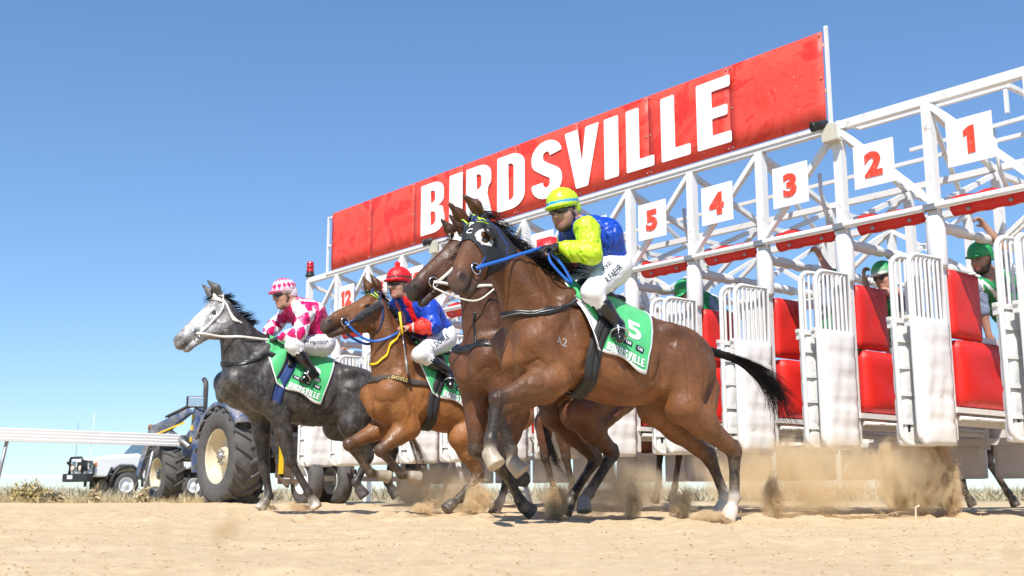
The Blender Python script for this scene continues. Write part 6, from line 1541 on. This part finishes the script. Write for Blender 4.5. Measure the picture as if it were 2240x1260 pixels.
    MB().tube([(1.0, -.45, 1.05), (1.0, -.45, 2.2)], .006, 6).build('aerial', blk, r)
    MB().box((-2.9, 0, 1.32), (1.5, 1.5, .1)).box((-3.62, 0, 1.5), (.05, 1.5, .3)).build('tray', M['grey_metal'], r)

# ------------------------------------------------------------------ rails
def rail(label, pts, hgt, thick, post_pts, w=.06, lean=0):
    r = empty('running_rail', pts[0], 0, label, 'rail', 'white running rails'); o = Vector(pts[0])
    m = MB()
    p, q = Vector(pts[0])-o, Vector(pts[-1])-o; d = (q-p).normalized(); sd = Vector((-d.y, d.x, 0)); prof = []
    for i in range(5): z = hgt+thick/2-thick*i/4; prof += [(.05, z), (.055, z-thick/16)]
    prof = prof[:-1]; pr = [(a, z) for a, z in prof]+[(-.05, hgt-thick/2), (-.05, hgt+thick/2)]
    vs = []; n = len(pr)
    for e in (p, q): vs += [e-sd*(-a if sd.y < 0 else a)*1.0+Vector((0, 0, z)) for a, z in pr]
    m.add(vs, [tuple(range(n)), tuple(range(n, 2*n))[::-1]]+[(i, n+i, n+(i+1) % n, (i+1) % n) for i in range(n)])
    m.build('rail_bar', M['letter_white'], r)
    for pp in post_pts:
        a = Vector(pp)-o; MB().tube([a+sd*0+Vector((-lean, 0, -.05)), a+Vector((0, 0, hgt-thick/2+.02))], .028, 8).build('post', M['grey_metal'], r)
    e = q-d*.02; MB().box(q+d*.06+Vector((0, 0, hgt)), (.16, .16, thick*.9), Matrix.Rotation(math.atan2(d.y, d.x), 3, 'Z'), .02).build('end_joint', M['grey_metal'], r)
    return r
def rails():
    a = at(0, 1076, 16.9); b = at(386, 1076, 18.9); a.z = b.z = 0; d = (b-a).normalized(); far = a-d*8
    p1 = at(342, 1076, 18.7); p1.z = 0; p2 = at(8, 1076, 16.95); p2.z = 0; p3 = far; k = d
    def on(px):
        best = min((abs((a+d*t).x/(a+d*t).y*FPX+1120-px), t) for t in np.linspace(-8, 3, 600)); return a+d*best[1]
    rail('thick white plastic running rail in front of the four wheel drive', [far, b], 1.06, .20, [on(344), on(26), on(26)-d*3.5], lean=.16)
    A, Bq = at(-300, 1076, 58), at(2600, 1076, 150); A.z = Bq.z = 0; dd = Bq-A
    rail('thin white running rail far off along the horizon', [A, Bq], 1.02, .16, [A+dd*i/24 for i in range(25)])

# ------------------------------------------------------------------ vegetation, clods, dust
def blades(name, centers, hgt, n, mat_, spread=.12, w=.006, kind=None, seed=1, curve=.4):
    rg = np.random.default_rng(seed); V = []; F = []
    for (x, y, z, s) in centers:
        for i in range(n):
            a = rg.random()*2*pi; rr = rg.random()*spread*s; b = np.array([x+cos(a)*rr, y+sin(a)*rr, z-.02]); l = hgt*s*(.45+.75*rg.random()); ln = rg.normal(0, .45, 2)
            d = np.array([ln[0], ln[1], 1.0]); d /= np.linalg.norm(d); t = rg.random()*pi; sd = np.array([cos(t), sin(t), 0])*w*(.6+.8*rg.random())
            m = b+d*l*.55; e = b+d*l+np.array([ln[0], ln[1], -.5])*l*curve*.4; k = len(V); V += [b-sd, b+sd, m+sd*.8, m-sd*.8, e]; F += [(k, k+1, k+2, k+3)]; F.append((k+3, k+2, k+4, k+4))
    q = np.array([f for f in F if f[2] != f[3]]); t3 = np.array([f[:3] for f in F if f[2] == f[3]])
    return link(name, mesh_np(name, V, [q, t3]), None, mat_)
def vegetation():
    rg = np.random.default_rng(4); straw = mat('straw', (.52, .41, .23), .8, 0, .35, 3); straw2 = mat('straw_grey', (.42, .36, .24), .85, 0, .35, 2); sage = mat('sage_leaf', (.24, .23, .14), .8, 0, .35, 3)
    C = []
    for i in range(420):
        px = rg.random()*620-60; Y = 17.4+rg.random()**1.5*7; p = at(px, 1076, Y); C.append((p.x, p.y, 0, .5+.8*rg.random()))
    o = blades('dry_grass', C, .17, 26, straw, .16, .004, seed=3); tag(o, 'dry straw coloured grass along the outer edge of the track', 'grass', kind='stuff')
    C = []
    for i in range(900):
        px = -100+rg.random()*2500; Y = 26+rg.random()**1.3*90; p = at(px, 1076, Y); C.append((p.x, p.y, 0, (.6+.9*rg.random())*(1+.008*Y)))
    o = blades('distant_scrub', C, .30, 22, straw2, .5, .02, seed=5); tag(o, 'grey green scrub and dry grass reaching to the horizon', 'scrub', kind='stuff')
    C = []
    for i in range(260):
        px = 1500+rg.random()*850; Y = 34+rg.random()*50; p = at(px, 1076, Y); C.append((p.x, p.y, 0, .7+.8*rg.random()))
    o = blades('sage_scrub', C, .28, 40, sage, .5, .02, seed=6); tag(o, 'low sage green bushes beyond the gate', 'scrub', kind='stuff')
    # single bushes
    def bush(label, px, Y, rw, rh, col, seed, n=900):
        p = at(px, 1076, Y); p.z = 0; r = empty('shrub', p, 0, label, 'shrub', 'dry shrubs by the rail'); g2 = np.random.default_rng(seed); V = []; F = []
        st = MB()
        for i in range(34):
            a = g2.random()*2*pi; e = Vector((cos(a)*rw*(.3+.7*g2.random()), sin(a)*rw*(.3+.7*g2.random()), rh*(.5+.5*g2.random()))); m = e*.5+Vector((0, 0, rh*.12)); st.tube([Vector((0, 0, -.02)), m, e], [.008, .005, .002], 4, False)
        st.build('stems', M['tail_brown'], r)
        for i in range(n):
            a = g2.random()*2*pi; b_ = math.acos(g2.random()); rr = (.55+.5*g2.random()**.5)*(1+.25*sin(a*3+seed)*sin(b_*4)); c = np.array([cos(a)*sin(b_)*rw*rr, sin(a)*sin(b_)*rw*rr, max(.02, cos(b_)*rh*rr)])
            d = g2.normal(0, 1, 3); d /= np.linalg.norm(d); e = g2.normal(0, 1, 3); e -= d*(e@d); e /= np.linalg.norm(e); s = .012+.02*g2.random(); k = len(V)
            V += [c-d*s*2, c+e*s*.5, c+d*s*2, c-e*s*.5]; F.append((k, k+1, k+2, k+3))
        lo = link('foliage', mesh_np('foliage', V, np.array(F)), r, col); tag(lo, kind='stuff')
    ol = mat('dry_olive', (.46, .37, .16), .8, 0, .35, 5); ol2 = mat('straw_bush', (.55, .45, .27), .85, 0, .3, 5)
    bush('rounded olive and straw coloured bush at the far left', 65, 18.4, .36, .33, ol, 3); bush('small straw bush beside the rail post', 118, 17.9, .22, .17, ol2, 4, 500); bush('pale dry weed clump under the bull bar', 207, 17.6, .10, .26, ol2, 5, 300)
    bush('pale dry weed clump below the rail end', 315, 17.6, .10, .22, ol2, 7, 300)
    # blurred stalks close to the lens
    sm = mat('dry_stalk', (.42, .27, .13), .8, 0, .2, 40)
    for i, (px, pyt, pyb, Y, hr, lb) in enumerate(((505, 1152, 1330, .50, .0024, 'blurred dry weed with two seed heads close to the lens at left'), (352, 1150, 1330, .48, .0012, 'thin blurred dry stalk close to the lens at far left'), (1935, 1190, 1340, .5, .0014, 'thin blurred dry stalk close to the lens at right'), (2215, 1205, 1340, .46, .0016, 'blurred dry stalk close to the lens in the right corner'))):
        t = at(px, pyt, Y); b_ = Vector((t.x+.006, t.y, -.01)); r = empty('weed_stalk', (b_.x, b_.y, 0), 0, lb, 'weed', 'dry weeds near the lens'); ob = Vector((b_.x, b_.y, 0))
        MB().tube([b_-ob, (t+b_)/2-ob+Vector((.004, 0, 0)), t-ob], .0004, 5).build('stem', sm, r)
        f = Field(); f.ell(np.array(t-ob), (hr, hr, hr*1.2), None, .002)
        if i == 0: f.ell(np.array(at(478, 1165, Y)-ob), (hr*.9, hr*.9, hr*1.1), None, .002); f.cone(np.array(at(478, 1165, Y)-ob), np.array((t*.6+b_*.4)-ob), .0005, .0005, .0005)
        V, Q = f.mesh(.0006, 1); organic('seed_head', V, Q, sm, r)
    # pale dry stalk in front of the dust
    t = at(2003, 1110, 6.0); b_ = Vector((t.x-.03, t.y, -.01)); ob = Vector((b_.x, b_.y, 0)); r = empty('weed_stalk', ob, 0, 'pale twisted dry stalk standing in front of the dust plume', 'weed', 'dry weeds near the lens')
    pale = mat('pale_stalk', (.72, .55, .36), .8, 0, .15, 30); MB().tube([b_-ob, (t*.5+b_*.5)-ob+Vector((.012, 0, 0)), t-ob, t-ob+Vector((.02, 0, .01))], [.003, .005, .004, .006], 6).build('stem', pale, r)
def clods():
    rg = np.random.default_rng(8); n = 14000; Y = 2.2+rg.random(n)**1.6*13; X = (rg.random(n)-.5)*Y*1.15; s = .0009+.0042*rg.random(n)**5; s *= (1+.06*Y); V = []; F = []
    octv = np.array([(1, 0, 0), (-1, 0, 0), (0, 1, 0), (0, -1, 0), (0, 0, 1), (0, 0, -1.)]); of = np.array([(0, 2, 4), (2, 1, 4), (1, 3, 4), (3, 0, 4), (2, 0, 5), (1, 2, 5), (3, 1, 5), (0, 3, 5)])
    Vs = octv[None]*s[:, None, None]*(.6+.8*rg.random((n, 6, 1)))*np.array([1.2, 1, .8]); Vs = Vs+np.stack([X, Y, s*.5+.004*rg.normal(size=n)], 1)[:, None]; Fs = of[None]+np.arange(n)[:, None, None]*6
    o = link('sand_clods', mesh_np('sand_clods', Vs.reshape(-1, 3), Fs.reshape(-1, 3)), None, mat('clod', (.56, .41, .25), .95, 0, .3, 8)); tag(o, 'small clods and grains of sand strewn over the track', 'sand', kind='stuff')
def spray(label, px, py, Y, w, h, n, seed, col='clod_fly', lean=(0, 0), depth=.12, size=.0032, edge=0):
    rg = np.random.default_rng(seed); c = at(px, py, Y); V = []; ppm = FPX/Y; w, h = w/ppm, h/ppm
    u = rg.random(n); core = rg.integers(0, 7, n); cs = rg.normal(0, .32, (7, 3)); cs[:, 2] = np.linspace(-.9, .9, 7)
    P = cs[core]+rg.normal(0, .26, (n, 3)); st = rg.random(n) < .12; P[st] *= 1.6
    P = P*np.array([w/2, depth, h/2]); P[:, 0] += P[:, 2]*lean[0]; P = P+np.array(c); P[:, 2] = np.maximum(P[:, 2], .002)
    s = size*(.35+1.3*rg.random(n)**3); tet = np.array([(1, 1, 1), (-1, -1, 1), (-1, 1, -1), (1, -1, -1.)]); R = rg.normal(size=(n, 3, 3)); R /= np.linalg.norm(R, axis=2, keepdims=True)
    Vs = np.einsum('kj,nij->nki', tet, R)*s[:, None, None]+P[:, None]; Fs = np.array([(0, 1, 2), (0, 3, 1), (0, 2, 3), (1, 3, 2)])[None]+np.arange(n)[:, None, None]*4
    o = link('sand_spray', mesh_np('sand_spray', Vs.reshape(-1, 3), Fs.reshape(-1, 3)), None, M[col]); tag(o, label, 'sand spray', 'sand thrown up by the hooves', 'stuff'); return o
def dust_volume(label, px, py, Y, r, dens, seed, scale=1.6, thr=.42, top=.72, parent=None):
    c = at(px, py, Y); c.z = max(c.z, r[2]*.55)
    bm = bmesh.new(); bmesh.ops.create_icosphere(bm, subdivisions=3, radius=1); me = bpy.data.meshes.new('dust_cloud'); bm.to_mesh(me); bm.free()
    m = bpy.data.materials.new('dust_%d' % seed); m.use_nodes = True; nt = m.node_tree; nt.nodes.remove(nt.nodes['Principled BSDF']); out = nt.nodes['Material Output']
    v = N(nt, 'ShaderNodeVolumePrincipled'); v.inputs['Color'].default_value = (.95, .80, .56, 1); v.inputs['Anisotropy'].default_value = .15
    tc = N(nt, 'ShaderNodeTexCoord').outputs['Object']; ln = N(nt, 'ShaderNodeVectorMath', operation='LENGTH'); nt.links.new(tc, ln.inputs[0])
    fall = N(nt, 'ShaderNodeMapRange', interpolation_type='SMOOTHSTEP'); nt.links.new(ln.outputs['Value'], fall.inputs[0]); fall.inputs['From Min'].default_value = 1.0; fall.inputs['From Max'].default_value = .25
    g = N(nt, 'ShaderNodeNewGeometry').outputs['Position']; mpv = N(nt, 'ShaderNodeMapping'); mpv.inputs['Rotation'].default_value = (0, radians(-35), 0); mpv.inputs['Scale'].default_value = (1.25, 1.25, .72); nt.links.new(g, mpv.inputs[0]); ns = noise_node(nt, scale, 7, .66, mpv.outputs[0], .7); ns.inputs['Scale'].default_value = scale
    er = N(nt, 'ShaderNodeMath', operation='MULTIPLY_ADD'); nt.links.new(fall.outputs[0], er.inputs[0]); er.inputs[1].default_value = .34; nt.links.new(ns.outputs[0], er.inputs[2])
    mp = N(nt, 'ShaderNodeMapRange'); nt.links.new(er.outputs[0], mp.inputs[0]); mp.inputs['From Min'].default_value = thr+.29; mp.inputs['From Max'].default_value = top+.34
    ed = N(nt, 'ShaderNodeMapRange', interpolation_type='SMOOTHSTEP'); nt.links.new(ln.outputs['Value'], ed.inputs[0]); ed.inputs['From Min'].default_value = 1.0; ed.inputs['From Max'].default_value = .8
    mu = N(nt, 'ShaderNodeMath', operation='MULTIPLY'); nt.links.new(ed.outputs[0], mu.inputs[0]); nt.links.new(mp.outputs[0], mu.inputs[1])
    m2 = N(nt, 'ShaderNodeMath', operation='MULTIPLY'); nt.links.new(mu.outputs[0], m2.inputs[0]); m2.inputs[1].default_value = dens
    nt.links.new(m2.outputs[0], v.inputs['Density']); nt.links.new(v.outputs[0], out.inputs['Volume'])
    o = link('dust_cloud' if parent is None else 'sand_puff', me, parent, m); o.location = c; o.scale = r; o.rotation_euler = (0, 0, GA)
    if parent is None: tag(o, label, 'dust', 'dust hanging under the gate', 'stuff')
    return o
def dust():
    M['clod_fly'] = mat('flying_sand', (.45, .30, .16), .95, 0, .2, 8); M['sand_bright'] = mat('bright_sand', (.62, .43, .24), .95, 0, .2, 8)
    sp = [('pale sand splash at the bay\'s hind hooves left of centre', 1045, 1092, 9.6, 70, 62, 2600, 1, 'sand_bright'), ('small sand splash under the bright bay', 925, 1112, 9.5, 50, 22, 900, 2, 'sand_bright'),
          ('dark clump of sand flying beside the dark bay\'s hoof', 1214, 1104, 8.3, 62, 72, 3600, 3, 'clod_fly'), ('upright column of flung sand under the big bay\'s belly', 1384, 1104, 7.8, 34, 72, 2600, 4, 'clod_fly'),
          ('leaning clump of flung sand behind the column', 1492, 1110, 7.9, 40, 56, 2000, 5, 'clod_fly'), ('low heap of sand at the big bay\'s hind hooves', 1550, 1138, 7.4, 85, 20, 2200, 6, 'clod_fly'),
          ('bright upright plume of sand behind the big bay', 1692, 1098, 8.6, 44, 88, 3400, 7, 'sand_bright'), ('tall bright fringe of flung sand at the right end of the dust', 2078, 1085, 9.4, 46, 130, 6000, 8, 'sand_bright'),
          ('high ragged spray of sand under the second stall door', 2010, 985, 9.5, 90, 70, 2600, 9, 'clod_fly'), ('little puff of sand at the grey\'s front hoof', 655, 1108, 10.4, 50, 16, 700, 10, 'sand_bright'), ('little puff of sand at the grey\'s far front hoof', 590, 1112, 10.6, 34, 12, 500, 11, 'sand_bright')]
    so = [spray(s_[0], *s_[1:6], int(s_[6]*2.4), seed=s_[7], col=s_[8], size=.0017 if s_[3] < 9 else .0020) for s_ in sp]
    for i, (k, px, py, Y, rw, rz_, dn) in enumerate(((0, 1045, 1094, 9.6, .19, .17, 90), (2, 1214, 1106, 8.3, .15, .18, 160), (3, 1384, 1106, 7.8, .10, .18, 170), (4, 1490, 1112, 7.9, .14, .16, 140), (5, 1550, 1140, 7.4, .17, .06, 170), (6, 1690, 1098, 8.6, .14, .23, 120), (7, 2075, 1085, 9.4, .17, .36, 120), (8, 2025, 980, 9.5, .34, .22, 60), (1, 925, 1112, 9.5, .14, .07, 120), (9, 655, 1110, 10.4, .13, .06, 70))):
        dust_volume('', px, py, Y, (rw*1.25, rw*1.1, rz_*1.2), dn*.5, 20+i, 13.0, .42, .60, so[k])
    dust_volume('wide tan dust hanging under the gate behind the big bay', 1760, 1068, 9.4, (.9, 2.0, .58), 7.0, 1, 2.8, .44, .66)
    dust_volume('thick brown dust plume under the second stall', 2000, 1068, 9.4, (.50, .60, .60), 60.0, 2, 4.2, .46, .62)
    dust_volume('thin dust low among the hooves in the middle', 1330, 1098, 9.0, (.8, 1.4, .40), 6.5, 3, 3.0, .44, .64)
    dust_volume('thin dust low behind the bright bay', 960, 1088, 10.2, (.7, 1.1, .40), 9.0, 4, 3.0, .45, .64)
def horse_G():
    FG = Frame(2290, 812, 12.9, 8); z = FG.wz; bk = (.012, .010, .010)
    L = lambda x, y, zz: np.array([x, y, zz])
    H = horse(dict(frame=FG, label='nearly black horse standing behind the gate at the right edge', coat=(.030, .018, .013), dark=bk, voxel=.016, croup=L(-.98, 0, z-.03), poll=L(.62, 0, z+.30), muzzle=L(1.0, 0, z-.10), plain=True, group='horses behind the gate',
        legs=dict(FL=dict(j=[L(.03, .15, .90), L(.05, .15, .48), L(.04, .15, .17), L(.10, .15, .06)], toe=L(.4, 0, -.9)), FR=dict(j=[L(.03, -.15, .90), L(-.02, -.15, .48), L(-.06, -.15, .17), L(-.0, -.15, .06)], toe=L(.4, 0, -.9)),
                  HL=dict(j=[L(-.80, .16, .95), L(-1.10, .15, .55), L(-1.06, .14, .19), L(-.98, .14, .06)], toe=L(.4, 0, -.9)), HR=dict(j=[L(-.80, -.16, .95), L(-.92, -.15, .55), L(-.70, -.14, .19), L(-.62, -.14, .06)], toe=L(.4, 0, -.9)))))
    tail_hair(H, [L(-1.24, 0, z-.25), L(-1.33, 0, z-.3), L(-1.38, 0, z-.55), L(-1.36, 0, z-.95)], 120, (.02, .06), 9)
build_ground()
build_gate()
HA = build_A(); HB = build_B(); HC_ = build_C(); HD = build_D(); HF = build_F()
bA = dress_A(HA); bB = dress_B(HB); bC = dress_C(HC_); bD = dress_D(HD); dress_F(HF)
jockeys(HA, HB, HC_, HD, HF, bA, bB, bC, bD)
attendants(); horse_G(); tractor(); ute(); rails()
vegetation(); clods(); dust()
